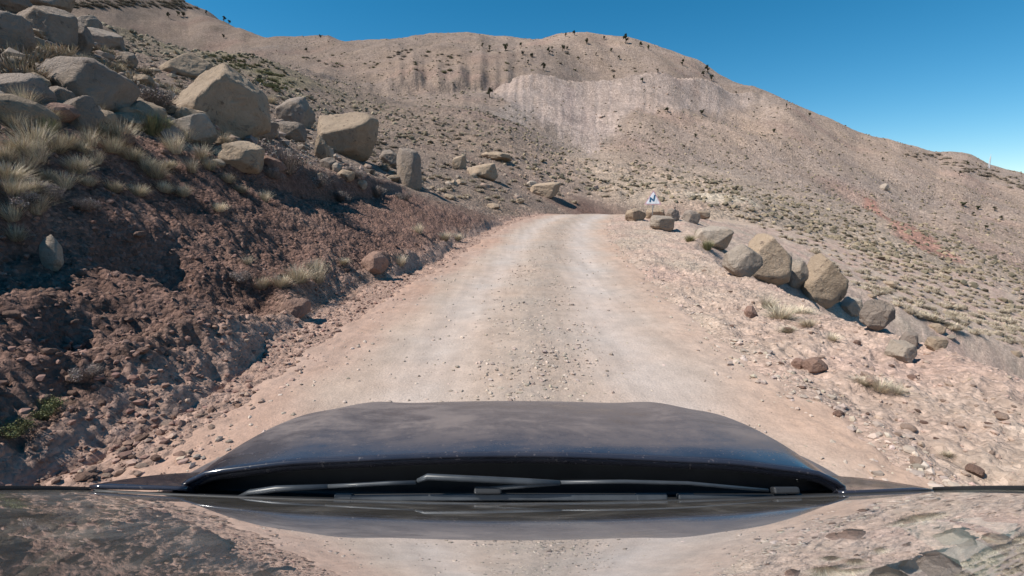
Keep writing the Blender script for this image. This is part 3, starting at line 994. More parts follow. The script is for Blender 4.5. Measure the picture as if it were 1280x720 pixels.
# --- uncountable gravel and rubble: one mesh each
def stuff_stones(name, xs, ys, zs, sizes, mat, seed, sub=1, flat=.7, cols=None):
    g = np.random.default_rng(seed)
    v0, f0 = ICO[sub]
    k = len(xs)
    nv = len(v0)
    jig = 1 + .35 * g.uniform(-1, 1, (k, nv))
    P = v0[None] * jig[..., None] * (sizes[:, None, None] / 2) * np.stack([g.uniform(.8, 1.3, k), g.uniform(.7, 1.1, k), g.uniform(.5, .9, k) * flat / .7], 1)[:, None, :]
    a = g.uniform(0, 6.28, k); ca, sa = np.cos(a)[:, None], np.sin(a)[:, None]
    X = P[..., 0] * ca - P[..., 1] * sa + xs[:, None]; Y = P[..., 0] * sa + P[..., 1] * ca + ys[:, None]; Z = P[..., 2] + zs[:, None] + sizes[:, None] * .12
    VV = np.stack([X, Y, Z], -1).reshape(-1, 3)
    FF = (f0[None] + (np.arange(k) * nv)[:, None, None]).reshape(-1, 3)
    cc = None
    if cols is not None:
        cc = np.repeat(cols, nv, 0)
    return tag(link(name, mesh_np(name, VV, FF, cc, smooth=False), mat), kind='stuff')


m = NT('gravel_stone')
m.l(m.attr(), m.b.inputs['Base Color']); m.b.inputs['Roughness'].default_value = .9; m.b.inputs['Specular IOR Level'].default_value = .2


def stone_cols(k, base, var, seed):
    g = np.random.default_rng(seed)
    return np.clip(np.array(base)[None] * (1 + var * g.normal(size=(k, 1))) * (1 + .022 * g.normal(size=(k, 3))), .03, .8)


def road_gravel():
    g = np.random.default_rng(21)
    k = 19000
    y = 2.0 * (30 / 2.0) ** (g.random(k) ** 1.15)
    kind = g.random(k)
    dd = np.where(kind < .62, g.normal(.08, .34, k), np.where(kind < .76, g.uniform(-HW - .5, HW, k), np.where(kind < .86, g.normal(-2.15, .35, k), g.normal(HW - .05, .16, k))))
    x, z, c = road_xzc(y)
    x = x + dd / c
    rzv = z + .012 + .03 * np.exp(-((dd - .08) / .42) ** 2) - .022 * np.exp(-((dd + .95) / .42) ** 2) - .022 * np.exp(-((dd - 1.15) / .48) ** 2)
    tz = terrain(x, y)
    zz = np.where(np.abs(dd) > HW - .2, np.maximum(tz, rzv - .05), rzv)
    s = .008 * (6.5 ** (g.random(k) ** 3.6)) * np.where(np.abs(dd) > HW - .35, 1.5, 1.0)
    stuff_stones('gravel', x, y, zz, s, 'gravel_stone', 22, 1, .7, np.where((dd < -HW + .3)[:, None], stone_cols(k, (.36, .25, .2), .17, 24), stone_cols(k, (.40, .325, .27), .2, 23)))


road_gravel()


def rubble(name, gen, mat, seed, size, base, var=.2, pw=3.0, sub=1):
    x, y = gen
    z = terrain(x, y)
    g = np.random.default_rng(seed)
    s = size[0] * ((size[1] / size[0]) ** (g.random(len(x)) ** pw))
    stuff_stones(name, x, y, z, s, mat, seed + 1, sub, .7, stone_cols(len(x), base, var, seed + 2))


def gen_verge(k, seed):
    g = np.random.default_rng(seed)
    y = 2.0 * (34 / 2.0) ** g.random(k)
    x, z, c = road_xzc(y)
    return x + (HW + .05 + g.random(k) * 3.1) / c, y


def gen_bank(k, seed, lo=.3, hi=4.5, foot=.25):
    g = np.random.default_rng(seed)
    y = 1.5 * (40 / 1.5) ** g.random(k)
    x, z, c = road_xzc(y)
    u = np.where(g.random(k) < foot, g.normal(-.15, .35, k), g.uniform(lo, hi, k))
    return x - (FOOT + u) / c, y


rubble('rubble', gen_verge(8000, 31), 'gravel_stone', 32, (.009, .065), (.40, .295, .235), .12, 5.0)
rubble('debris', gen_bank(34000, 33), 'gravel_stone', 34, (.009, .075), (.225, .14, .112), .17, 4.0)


def gen_polar(k, seed, px0, px1, r0, r1):
    g = np.random.default_rng(seed)
    c = g.uniform(px0, px1, k)
    th_ = np.arctan((c - CX) / FPX / cp)
    r = r0 * (r1 / r0) ** g.random(k)
    return np.sin(th_) * r, np.cos(th_) * r


def off_road(x, y, lo, hi):
    xc_, z_, c_ = road_xzc(y)
    d_ = (x - xc_) * c_
    k = (d_ < lo) | (d_ > hi) | (y > 50)
    return x[k], y[k]


gx_, gy_ = off_road(*gen_polar(9000, 41, -60, 640, 9, 90), -7, 40)
rubble('pebbles', (gx_, gy_), 'gravel_stone', 42, (.04, .5), (.26, .20, .16), .18, 3.2)
gx_, gy_ = off_road(*gen_polar(13000, 45, -20, 1300, 45, 330), -7, 9)
k_ = rng.random(len(gx_)) > .85 * talus(gx_, gy_) + .5 * (gx_ > 12) * (np.hypot(gx_, gy_) < 110)
gx_, gy_ = gx_[k_], gy_[k_]
rubble('scree', (gx_, gy_), 'gravel_stone', 46, (.1, .5), (.33, .25, .19), .14, 3.2)


# ------------------------------------------------------------------ plants
def blades(g, k, R0, H, wid, lean=(.1, 1.1), col=(.45, .37, .25), var=.2, droop=.5, core=.35):
    """k curved grass blades from one clump: (V, F, C)"""
    a = g.uniform(0, 6.283, k); rb_ = R0 * core * np.sqrt(g.random(k))
    az = a + g.normal(0, .5, k)
    ln = g.uniform(lean[0], lean[1], k) * (0.35 + .65 * rb_ / (R0 * core + 1e-6))
    L = H * g.uniform(.55, 1.1, k)
    bx, by = np.cos(a) * rb_, np.sin(a) * rb_
    ux, uy = np.cos(az), np.sin(az)
    px_, py_ = -uy, ux
    V = []; ts = (0, .4, .75, 1.0); ws = (1, .85, .5, .05)
    for t, w in zip(ts, ws):
        out = L * (np.sin(ln) * t + droop * .45 * t * t * np.sin(ln + .3))
        up = L * (np.cos(ln) * t - droop * .35 * t * t * np.sin(ln))
        cx_, cy_ = bx + ux * out, by + uy * out
        for s in (-1, 1):
            V.append(np.stack([cx_ + s * px_ * wid * w / 2, cy_ + s * py_ * wid * w / 2, up - .02 * H], 1))
    V = np.stack(V, 1)                                       # k, 8, 3
    F = np.array([[0, 1, 3, 2], [2, 3, 5, 4], [4, 5, 7, 6]])
    FF = (F[None] + (np.arange(k) * 8)[:, None, None]).reshape(-1, 4)
    C = np.clip(np.array(col)[None] * (1 + var * g.normal(size=(k, 1))) * (1 + .04 * g.normal(size=(k, 3))), .01, .9)
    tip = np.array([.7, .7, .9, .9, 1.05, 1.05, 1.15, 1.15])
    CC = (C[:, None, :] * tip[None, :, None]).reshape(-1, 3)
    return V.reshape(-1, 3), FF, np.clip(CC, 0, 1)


def tussock_mesh(seed, k=420, Rr=.34, H=.42, wid=.007, **kw):
    g = np.random.default_rng(seed)
    return mesh_np('tussock', *blades(g, k, Rr, H, wid, **kw))


def cloud_leaves(g, centres, rads, k, size, col, var, squash=1.0, up=.0):
    """k small leaf faces filling several clumps"""
    centres = np.array(centres); rads = np.array(rads)
    w = rads ** 2; idx = g.choice(len(rads), k, p=w / w.sum())
    dirs = g.normal(size=(k, 3)); dirs /= np.linalg.norm(dirs, axis=1)[:, None]
    rad = rads[idx] * (g.random(k) ** .45)
    P = centres[idx] + dirs * rad[:, None] * np.array([1, 1, squash])
    a = g.normal(size=(k, 3)); a /= np.linalg.norm(a, axis=1)[:, None]
    b = np.cross(a, dirs + .3 * g.normal(size=(k, 3))); b /= (np.linalg.norm(b, axis=1)[:, None] + 1e-9)
    s = (size * g.uniform(.6, 1.4, k))[:, None]
    V = np.stack([P - a * s * .5, P + b * s * .28, P + a * s * .5, P - b * s * .28], 1).reshape(-1, 3)
    F = np.arange(k * 4).reshape(-1, 4)
    cl = 1 + .22 * g.normal(size=(len(rads), 1))
    C = np.clip(np.array(col)[None] * cl[idx] * (1 + var * g.normal(size=(k, 1))) * (1 + .05 * g.normal(size=(k, 3))), .008, .9)
    return V, F, np.repeat(C, 4, 0)


def join(parts):
    V, F, C = [], [], []
    o = 0
    for v, f, c in parts:
        V.append(v); F.append(f + o); C.append(c); o += len(v)
    return np.concatenate(V), np.concatenate(F), np.concatenate(C)


def shrub_mesh(seed, k_twig=260, k_leaf=1500, Rr=.5, H=.45, col=(.29, .24, .215), leaf=.03, wid=.006, name='shrub'):
    g = np.random.default_rng(seed)
    tw = blades(g, k_twig, Rr, H * 1.05, wid, lean=(.05, 1.35), col=tuple(x * .9 for x in col), var=.25, droop=.15, core=.3)
    cs, rs = [], []
    for _ in range(11):
        a = g.uniform(0, 6.28); q = math.sqrt(g.random()) * Rr * .68
        cs.append((math.cos(a) * q, math.sin(a) * q, H * g.uniform(.3, .75) * (1 - .35 * (q / Rr) ** 2))); rs.append(Rr * g.uniform(.2, .36))
    lv = cloud_leaves(g, cs, rs, k_leaf, leaf, col, .25, .8)
    return mesh_np(name, *join([tw, lv]))


def dome_tuft(seed, k=170, Rr=.36, H=.26, wid=.022, col=(.36, .30, .19), name='tuft'):
    """hedgehog cushion of stiff leaves over a dense core"""
    g = np.random.default_rng(seed)
    v, f = ICO[2]
    keep = v.copy(); keep[:, 2] = np.maximum(keep[:, 2], -.15)
    core = keep * np.array([Rr * .72, Rr * .72, H * .72]) * (1 + .14 * noise3(v * 2.2 + seed, seed))[:, None]
    f4 = np.concatenate([f, f[:, 2:3]], 1)
    b = blades(g, k, Rr, H * 1.15, wid, lean=(.1, 1.45), col=col, var=.22, droop=.2, core=.75)
    me = bpy.data.meshes.new(name)
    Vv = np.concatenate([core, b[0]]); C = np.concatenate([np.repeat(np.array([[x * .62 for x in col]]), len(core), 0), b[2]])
    faces = [tuple(q) for q in f.tolist()] + [tuple(q + len(core) for q in r_) for r_ in b[1].tolist()]
    me.from_pydata(Vv.tolist(), [], faces); me.update()
    for p in me.polygons: p.use_smooth = True
    at = me.attributes.new('Col', 'FLOAT_COLOR', 'POINT')
    c4 = np.ones((len(Vv), 4), np.float32); c4[:, :3] = C
    at.data.foreach_set('color', c4.ravel())
    return me


STRAW = (.55, .465, .345)
TUSS = [tussock_mesh(300 + s, k=(560, 760, 420, 640, 300)[s], Rr=.36, H=(.44, .38, .52, .46, .56)[s], wid=.0062, col=tuple(q * (1, .88, 1.08, .95, .8)[s] for q in STRAW), var=.28, lean=((.1, 1.1), (.2, 1.35), (.05, .9), (.1, 1.2), (.05, .8))[s], droop=.55 + .12 * s) for s in range(5)]
TUSS_G = [tussock_mesh(310 + s, k=560, Rr=.36, H=.46, wid=.008, lean=(.05, .8), col=(.26, .245, .13)) for s in range(2)]
SHR = [shrub_mesh(320 + s, 420, 1900) for s in range(3)]
SHR_G = [shrub_mesh(330 + s, 160, 1500, .5, .4, (.145, .15, .07), .035) for s in range(3)]
DOME = [dome_tuft(340 + s, col=(.44, .36, .265)) for s in range(4)]
DOME_G = [dome_tuft(350 + s, col=(.21, .195, .105)) for s in range(2)]
DOME_D = [dome_tuft(355 + s, col=(.26, .215, .165)) for s in range(3)]
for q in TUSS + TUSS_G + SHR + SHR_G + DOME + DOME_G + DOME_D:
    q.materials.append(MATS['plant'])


def plant(px, py, wpx, pool, label, name, cat, group, seed, base_w, hs=1.0, sink=.02):
    """one plant whose foot is at the pixel and whose spread is wpx pixels there"""
    g = random.Random(seed)
    q = ground_at(px, py)
    if q is None: return
    s = wpx * depth_of(q) / FPX / base_w
    o = bpy.data.objects.new(name, pool[seed % len(pool)]); COL.objects.link(o)
    o.location = (q.x, q.y, q.z - sink * s)
    o.scale = (s * g.uniform(.9, 1.1), s * g.uniform(.9, 1.1), s * hs * g.uniform(.85, 1.15))
    o.rotation_euler = (0, g.uniform(.0, .25), g.uniform(0, 6.28))
    o.rotation_euler = (g.uniform(-.12, .12), g.uniform(-.1, .3), g.uniform(0, 6.28))
    return tag(o, label, cat, group)


T = [(150, 178, 62), (125, 168, 46), (42, 185, 66), (70, 190, 50), (30, 215, 60), (15, 245, 56), (60, 225, 40), (218, 192, 46), (195, 222, 44), (252, 198, 40),
     (172, 244, 42), (142, 240, 40), (275, 264, 26), (372, 352, 52), (398, 352, 44), (352, 358, 40), (392, 338, 40), (105, 86, 34), (68, 88, 34), (20, 86, 40),
     (178, 104, 30), (125, 100, 30), (55, 96, 26), (90, 100, 26), (501, 332, 26), (556, 300, 28), (572, 300, 24), (524, 292, 24),
     (20, 300, 46), (45, 268, 40), (60, 150, 44), (20, 160, 46), (235, 176, 34), (100, 190, 40), (90, 215, 36), (330, 360, 34), (430, 330, 24),
     (120, 205, 38), (230, 245, 30), (310, 330, 22), (5, 200, 50),
     (25, 190, 58), (48, 202, 50), (85, 185, 44), (112, 182, 44), (140, 190, 50), (165, 200, 44), (182, 212, 36), (205, 240, 34), (240, 215, 36), (262, 212, 34), (285, 228, 30),
     (30, 135, 46), (8, 140, 44), (120, 150, 36), (10, 225, 60), (38, 240, 50), (80, 235, 40), (110, 232, 36), (50, 262, 40), (15, 275, 50), (300, 240, 28), (330, 252, 26), (300, 110, 30), (280, 180, 30),
     (215, 120, 26), (180, 92, 24), (150, 88, 22), (340, 130, 24), (160, 115, 26), (60, 70, 26), (210, 210, 34), (100, 215, 36)]
for i, (px, py, w) in enumerate(T):
    up = py < 262 and px < 300
    plant(px, py, w, TUSS, 'pale dry grass tussock spilling over the top of the left bank' if up else 'pale dry grass clump growing on the face or foot of the left bank',
          'grass_tussock', 'grass', 'tussocks on top of the left bank' if up else 'grass clumps on the left bank face', 400 + i, .86)
for i, (px, py, w) in enumerate([(190, 168, 54), (205, 166, 40), (60, 168, 40)]):
    plant(px, py, w, TUSS_G, ('wide greenish grass tussock right of the small grey boulder', 'greenish grass tussock left of the pale wedge slab',
                              'greenish grass tussock under the low dark boulder by the left edge')[i], 'grass_tussock', 'grass', None, 450 + i, .86)
for i, (px, py, w) in enumerate([(975, 398, 60), (1000, 392, 42), (958, 384, 36), (862, 302, 26), (884, 312, 30), (902, 312, 22), (874, 296, 22), (1100, 488, 44), (1078, 480, 34),
                                 (1120, 492, 30), (1010, 408, 36), (985, 415, 30), (1040, 425, 26), (1185, 570, 22)]):
    dk = i in (3, 4, 5, 6)
    plant(px, py, w, TUSS if not dk else TUSS_G, 'dark dry grass clump beside the wide low pale boulder on the right verge' if dk else 'straw coloured dry grass clump on the right road verge',
          'grass_tussock', 'grass', 'dark grass by the pale boulder' if dk else 'dry grass on the right verge', 470 + i, .86, .75)
SH = [(354, 214, 92, 'big dry grey thorn bush right of the rounded pale boulder'),
      (196, 136, 74, 'dark twiggy bush between the large dark boulder and the huge pale one'),
      (440, 222, 42, 'grey thorn bush under the blocky flat topped boulder'),
      (398, 232, 44, 'grey thorn bush on the bank lip right of the big thorn bush'),
      (470, 245, 34, 'low grey bush left of the upright grey boulder'),
      (425, 250, 36, 'low dry bush hanging over the bank lip in the shadow stripe'),
      (505, 250, 30, 'low dry bush at the foot of the upright grey boulder'),
      (60, 520, 60, 'grey green scrub on the lower bank near the car'),
      (15, 545, 70, 'grey green scrub at the left picture edge just above the car'),
      (110, 470, 44, 'dry scrub in the middle of the bank near the car'),
      (35, 145, 44, 'small leafy bush at the left picture edge below the dark boulder'),
      (340, 222, 40, 'dark bush on the bank lip under the big thorn bush'),
      (20, 262, 70, 'added dark scrub deepening the shade of the hollow at the left picture edge'),  # this scrub and the next two are added to darken the hollow
      (62, 250, 60, 'added dark scrub shading the hollow above the smooth pale upright stone'),
      (105, 262, 46, 'small added dark scrub shading the right end of the hollow'),
      (300, 352, 34, 'dry scrub over the dark hollow in the middle of the bank')]
for i, (px, py, w, lab) in enumerate(SH):
    gsh = i in (7, 8, 10)
    plant(px, py, w, SHR_G if gsh else SHR, lab, 'shrub', 'bush', 'dry bushes above the left bank', 500 + i, 1.0, .9)


def scatter(label, name, cat, group, poly, count, pool, size, base_w, seed, hs=1.0, gap=0.0, kind=None, bias=1.0):
    g = random.Random(seed)
    xs = [q[0] for q in poly]; ys = [q[1] for q in poly]
    pts = []; k = 0; tries = 0
    while k < count and tries < count * 15:
        tries += 1
        px, py = g.uniform(min(xs), max(xs)), g.uniform(min(ys), max(ys))
        if not inside(px, py, poly): continue
        if any(abs(px - a) < gap and abs(py - b) < gap * .6 for a, b in pts): continue
        q = ground_at(px, py)
        if q is None or q.length < (26 if px > 860 else 5): continue
        if seed == 605 and g.random() > .55 + .9 * float(perlin2(np.array([q.x / 22.0]), np.array([q.y / 22.0]), 77)[0]): continue
        pts.append((px, py))
        s = g.uniform(*size) / base_w
        o = bpy.data.objects.new(name, g.choice(pool)); COL.objects.link(o)
        o.location = (q.x, q.y, q.z - .04 * s)
        o.scale = (s * g.uniform(.85, 1.2), s * g.uniform(.85, 1.2), s * hs * g.uniform(.75, 1.2)); o.rotation_euler = (0, 0, g.uniform(0, 6.28))
        tag(o, label, cat, group)
        k += 1


scatter('round green cushion shrub on the shelf above the boulders', 'cushion_shrub', 'bush', 'green cushion shrubs on the shelf',
        [(240, 68), (330, 72), (372, 108), (350, 118), (300, 92), (236, 78)], 60, SHR_G + DOME_G, (.8, 1.7), .9, 601, .9, 4)
scatter('small dry shrub among the stones of the left hillside', 'dry_shrub', 'bush', 'small dry shrubs on the left hillside',
        [(120, 48), (240, 76), (350, 118), (480, 180), (560, 225), (500, 230), (380, 150), (180, 110), (20, 100), (0, 70)], 130, DOME + DOME_D + DOME_D, (.45, .95), .75, 602, .9, 5)
scatter('low dry shrub on the rubble slope left of the road bend', 'dry_shrub', 'bush', 'low dry shrubs on the rubble slope',
        [(380, 120), (480, 130), (640, 160), (720, 205), (820, 240), (680, 258), (560, 250), (480, 190)], 150, DOME + DOME_D, (.5, 1.0), .75, 603, .8, 5)
scatter('straw coloured cushion tuft on the tan slope right of the road', 'cushion_tuft', 'tuft', 'cushion tufts on the right slope',
        [(900, 262), (960, 258), (1060, 278), (1160, 330), (1290, 400), (1290, 438), (1150, 398), (1060, 352), (1000, 306)], 290, DOME, (.5, 1.05), .75, 604, .85, 6)
scatter('grey brown shrub high on the mountain flank', 'mountain_shrub', 'bush', 'shrubs on the mountain flank',
        [(340, 68), (480, 62), (640, 62), (700, 60), (820, 90), (600, 92), (430, 88)], 85, DOME_D + DOME_G, (.8, 2.5), .75, 605, .9, 0)
scatter('dark shrub along the far right ridge', 'ridge_shrub', 'bush', 'dark shrubs on the far right ridge',
        [(1130, 187), (1190, 195), (1285, 228), (1285, 243), (1190, 210), (1130, 196)], 60, DOME_D, (1.2, 2.6), .75, 606, 1.0, 4)
scatter('dark scrub clump on the upper left mountain top', 'ridge_shrub', 'bush', 'dark scrub on the upper left mountain',
        [(84, 1), (262, 1), (268, 6), (240, 12), (170, 8), (90, 10)], 60, DOME_D, (2.2, 4.5), .75, 607, 1.0, 4)
scatter('olive dry shrub on the lower mountain slope beyond the right boulders', 'slope_shrub', 'bush', 'shrubs on the lower mountain slope',
        [(760, 190), (870, 150), (1000, 190), (1150, 240), (1285, 300), (1285, 390), (1170, 325), (1050, 268), (930, 248), (830, 232)], 130, DOME + DOME + DOME_D, (.5, .95), .75, 608, .8, 5)


# uncountable scrub that speckles the mountain: one mesh
def scrub_stuff():
    g = np.random.default_rng(71)
    x, y = gen_polar(13000, 72, -20, 1310, 55, 330)
    x, y = off_road(x, y, -7, 9)
    dens = fbm(x, y, 20, 2, 73)
    k = ((dens + g.uniform(-.8, .8, len(x))) > -.1) & (g.random(len(x)) > .95 * talus(x, y))
    x, y = x[k], y[k]
    z = terrain(x, y)
    s = g.uniform(.25, .75, len(x))
    v, f = ICO[1]
    v = v[:, :] * np.array([.5, .5, .36])
    nvv = len(v); kk = len(x)
    jig = 1 + .45 * g.uniform(-1, 1, (kk, nvv))
    P = v[None] * jig[..., None] * s[:, None, None] + np.stack([x, y, z + .1 * s], 1)[:, None, :]
    FF = (f[None] + (np.arange(kk) * nvv)[:, None, None]).reshape(-1, 3)
    base = np.array([[.20, .16, .11], [.25, .20, .135], [.14, .118, .082]])[g.integers(0, 3, kk)]
    C = np.repeat(base * (1 + .2 * g.normal(size=(kk, 1))), nvv, 0)
    tag(link('scrub', mesh_np('scrub', P.reshape(-1, 3), FF, np.clip(C, .02, .6), smooth=False), 'plant'), kind='stuff')


scrub_stuff()


# junipers on the mountain
def juniper_parts(seed, slim=False):
    g = np.random.default_rng(seed)
    mb = MB()
    lean = g.uniform(-.12, .12)
    top = .62
    mb.tube([(0, 0, -.12), (lean * .3, 0, .15), (lean * .8, .02, .38), (lean, 0, top)], [.055, .045, .035, .015], 7)
    cs, rs = [], []
    nb = 9 if not slim else 7
    for i in range(nb):
        a = g.uniform(0, 6.28); q = g.uniform(.05, .3 if not slim else .13)
        z = g.uniform(.3, .88)
        q *= 1.15 - abs(z - .5)
        c = (lean + math.cos(a) * q, math.sin(a) * q, z)
        cs.append(c); rs.append(g.uniform(.1, .19) * (1 if not slim else .75))
        if i < 4:
            mb.tube([(lean * .6, 0, .3), ((lean * .6 + c[0]) / 2, c[1] / 2, (z + .3) / 2 + .02), c], [.022, .016, .006], 5)
    tm = bpy.data.meshes.new('trunk'); tm.from_pydata(mb.v, [], mb.f); tm.update(); tm.materials.append(MATS['bark'])
    cm = mesh_np('crown', *cloud_leaves(g, cs, rs, 900, .075, (.05, .056, .027), .3, .9)); cm.materials.append(MATS['plant'])
    return tm, cm


JUN = [juniper_parts(800 + s, s == 3) for s in range(4)]


def juniper(px, py, hpx, wf, label, group, seed):
    q = ground_at(px, py)
    k = 0
    while q is None and k < 14:
        k += 1; q = ground_at(px, py + k)
    if q is None: return
    h = hpx * depth_of(q) / FPX
    g = random.Random(seed)
    tm, cm = JUN[seed % 4]
    r_ = empty('juniper_tree', (q.x, q.y, q.z)); tag(r_, label, 'tree', group)
    r_.scale = (h * wf, h * wf, h); r_.rotation_euler = (0, 0, g.uniform(0, 6.28))
    link('trunk', tm, None, r_); link('crown', cm, None, r_)


J = [(679, 88, 10, 1.0), (703, 64, 9, 1.0), (733, 55, 8, 1.1), (755, 50, 6, 1.2), (782, 55, 13, .9), (800, 58, 7, 1.1), (810, 62, 6, 1.1), (853, 82, 9, 1.1),
     (884, 91, 10, 1.1), (879, 95, 7, 1.1), (889, 101, 9, .8), (822, 91, 6, 1.2), (803, 103, 6, 1.3), (835, 140, 7, 1.6), (877, 143, 7, 1.6), (869, 172, 6, 1.4),
     (686, 68, 9, 1.0), (665, 72, 7, 1.2), (653, 69, 6, 1.2), (660, 81, 7, 1.1), (774, 74, 5, 1.3), (765, 65, 6, 1.0), (767, 98, 5, 1.2), (707, 46, 6, 1.0),
     (718, 44, 6, 1.3), (652, 58, 6, 1.1), (632, 64, 11, 1.0), (612, 63, 7, 1.3), (612, 122, 13, 1.0), (384, 65, 6, 1.1), (400, 47, 4, 1.6), (603, 59, 6, 1.2),
     (211, 23, 8, .9), (222, 20, 7, 1.1), (230, 21, 7, 1.2), (112, 24, 7, 1.1), (280, 27, 7, 1.2), (286, 28, 6, 1.1), (280, 48, 6, .9), (258, 18, 6, 1.1),
     (983, 135, 6, .5), (1011, 146, 6, 1.0), (967, 166, 6, 1.4), (1103, 200, 4, 1.6), (1199, 219, 6, 1.3), (1208, 206, 5, 1.2), (1204, 258, 7, 1.6), (1243, 264, 7, 1.5),
     (1252, 275, 6, 1.5), (1231, 286, 6, 1.4), (1223, 262, 6, 1.4), (1216, 269, 5, 1.4), (1081, 273, 5, 1.0), (710, 62, 5, 1.2), (690, 62, 5, 1.0), (745, 70, 5, 1.1),
     (920, 118, 4, 1.2), (935, 126, 4, 1.1)]
SPECIAL = {(612, 122): 'lone round juniper on the pale slope under the eroded cliff', (782, 55): 'tallest dark juniper standing on the central ridge line',
           (835, 140): 'dark juniper bush on the bare slope below the terrace, left of another', (877, 143): 'dark low juniper below the terrace, right of another',
           (884, 91): 'round topped juniper standing against the sky on the right ridge shoulder', (853, 82): 'juniper on the skyline left of the round topped one',
           (632, 64): 'rounded juniper on the upper slope above the right end of the eroded cliff',
           (679, 88): 'juniper above the terrace casting a shadow to the right',
           (1011, 146): 'small dark juniper alone on the far right skyline', (869, 172): 'single dark juniper low on the bare right slope'}
for i, (px, py, h, wf) in enumerate(J):
    lab = SPECIAL.get((px, py))
    grp = None
    if lab is None:
        if px < 320: lab, grp = 'small dark juniper scattered on the upper left mountain', 'junipers on the upper left mountain'
        elif px > 960: lab, grp = 'small dark juniper on the long right mountain flank', 'junipers on the right flank'
        else: lab, grp = 'small dark juniper scattered near the central mountain ridge', 'junipers on the central ridge'
    juniper(px, py, h, wf, lab, grp, 900 + i)

# ------------------------------------------------------------------ road sign
q = ground_at(816, 268)
sd = 25.5
q3 = at_y(816, 256, sd)
sx_, sy_ = q3[0], sd
gz_ = terrain1(sx_, sy_)
sroot = empty('road_sign', (sx_, sy_, gz_))
tag(sroot, 'white triangular warning sign with dark double bend mark, on a post by the road bend', 'road sign')
px2m = depth_of(q3) / FPX
side = 21.5 * px2m
zb = q3[2] - gz_                                            # lower edge of the triangle above ground
sroot.rotation_euler = (0, 0, R(-24))
mb = MB(); mb.tube([(0, .03, -.3), (0, .03, zb + side * .7)], .03, 10); mb.build('post', 'steel', sroot, True)


def tri(mb, s, z0, y0, y1, rc=.08):
    h = s * .866
    cor = [(-s / 2, z0), (s / 2, z0), (0, z0 + h)]
    cxx, czz = 0, z0 + h / 3
    pts = []
    for i in range(3):
        c = Vector(cor[i]); a = Vector(cor[i - 1]); b = Vector(cor[(i + 1) % 3])
        da = (a - c).normalized(); db = (b - c).normalized()
        for t in (0, .5, 1):
            p = c + da * (rc * s * (1 - t) ** 2) + db * (rc * s * t ** 2)
            pts.append((p.x, p.y))
    n_ = len(pts)
    vs = [(p[0], y0, p[1]) for p in pts] + [(p[0], y1, p[1]) for p in pts]
    fs = [tuple(range(n_)), tuple(range(2 * n_ - 1, n_ - 1, -1))] + [(i, (i + 1) % n_ + 0, (i + 1) % n_ + n_, i + n_) for i in range(n_)]
    fs = [fs[0], fs[1]] + [(i, i + n_, (i + 1) % n_ + n_, (i + 1) % n_) for i in range(n_)]
    mb.add(vs, fs)


mb = MB(); tri(mb, side, zb, -.012, -.002); bd = mb.build('border', 'sign_red', sroot)
mb = MB(); tri(mb, side * .80, zb + side * .062, -.018, -.010); mb.build('face', 'sign_white', sroot)
mb = MB()
u_ = side / 21.5
st_ = [(-3.3, 4.2), (-3.1, 8.3), (.9, 5.1), (1.9, 11.4)]
wv_ = 1.05
for (ax, az_), (bx, bz) in zip(st_[:-1], st_[1:]):
    a = Vector((ax * u_, 0, zb + az_ * u_)); b = Vector((bx * u_, 0, zb + bz * u_))
    d_ = (b - a); L_ = d_.length; ang = math.atan2(d_.x, d_.z)
    mb.box((a + b) / 2 + Vector((0, -.0225, 0)), (wv_ * 2 * u_ * .9, .005 + .001 * len(mb.v) / 8, L_ + wv_ * 1.5 * u_), Matrix.Rotation(ang, 3, 'Y'))
mb.build('symbol', 'sign_blue', sroot)

# distant mast on the right ridge
q = None; k = 0
while q is None and k < 20:
    q = ground_at(1236, 210 + k); k += 1
mr = empty('radio_mast', (q.x, q.y, q.z)); tag(mr, 'thin white mast on the far right ridge', 'mast')
hm = 14 * depth_of(q) / FPX
mb = MB()
for a in range(3):
    mb.tube([(.35 * math.cos(a * 2.1), .35 * math.sin(a * 2.1), -.5), (.1 * math.cos(a * 2.1), .1 * math.sin(a * 2.1), hm)], .07, 6)
for i in range(8):
    z0, z1 = hm * i / 8, hm * (i + 1) / 8
    for a in range(3):
        r0, r1 = .35 - .25 * i / 8, .35 - .25 * (i + 1) / 8
        mb.tube([(r0 * math.cos(a * 2.1), r0 * math.sin(a * 2.1), z0), (r1 * math.cos(a * 2.1 + 2.1), r1 * math.sin(a * 2.1 + 2.1), z1)], .04, 4)
mb.build('lattice', 'mast_paint', mr)
mb = MB(); mb.tube([(0, 0, hm - .1), (0, 0, hm * 1.2)], .05, 6); mb.build('antenna', 'mast_paint', mr)

# ------------------------------------------------------------------ the car that carries the camera
car = empty('car', (0, 0, 0)); tag(car, 'dusty dark car in the foreground, its bonnet, wipers and windscreen seen from above the glass', 'car')


def grid(name, fn, nu, nv, mat, parent, thick=0, smooth=True):
    V = np.array([fn(i / nu, j / nv) for j in range(nv + 1) for i in range(nu + 1)])
    F = np.array([[j * (nu + 1) + i, j * (nu + 1) + i + 1, (j + 1) * (nu + 1) + i + 1, (j + 1) * (nu + 1) + i] for j in range(nv) for i in range(nu)])
    o = link(name, mesh_np(name, V, F, smooth=smooth), mat, parent)
    if thick:
        s_ = o.modifiers.new('solid', 'SOLIDIFY'); s_.thickness = thick; s_.offset = -1
    return o


def hood_z(x, t):
    z = 1.05 - .012 * t - .118 * t * t - .4 * max(t - 1, 0) ** 2
    ax = abs(x) / .76
    z -= (.022 + .016 * min(t, 1)) * ax ** 2 + .05 * max(ax - .86, 0) / .14 * max(ax - .86, 0) / .14
    z += .014 * math.exp(-((abs(x) - .5) / .09) ** 2) * min(1, t * 1.4 + .3)     # pressed ridges
    return z


def hood_half(t):
    if t < .62: return .752 + .02 * t
    return .764 - .30 * ((t - .62) / .95) ** 2.2


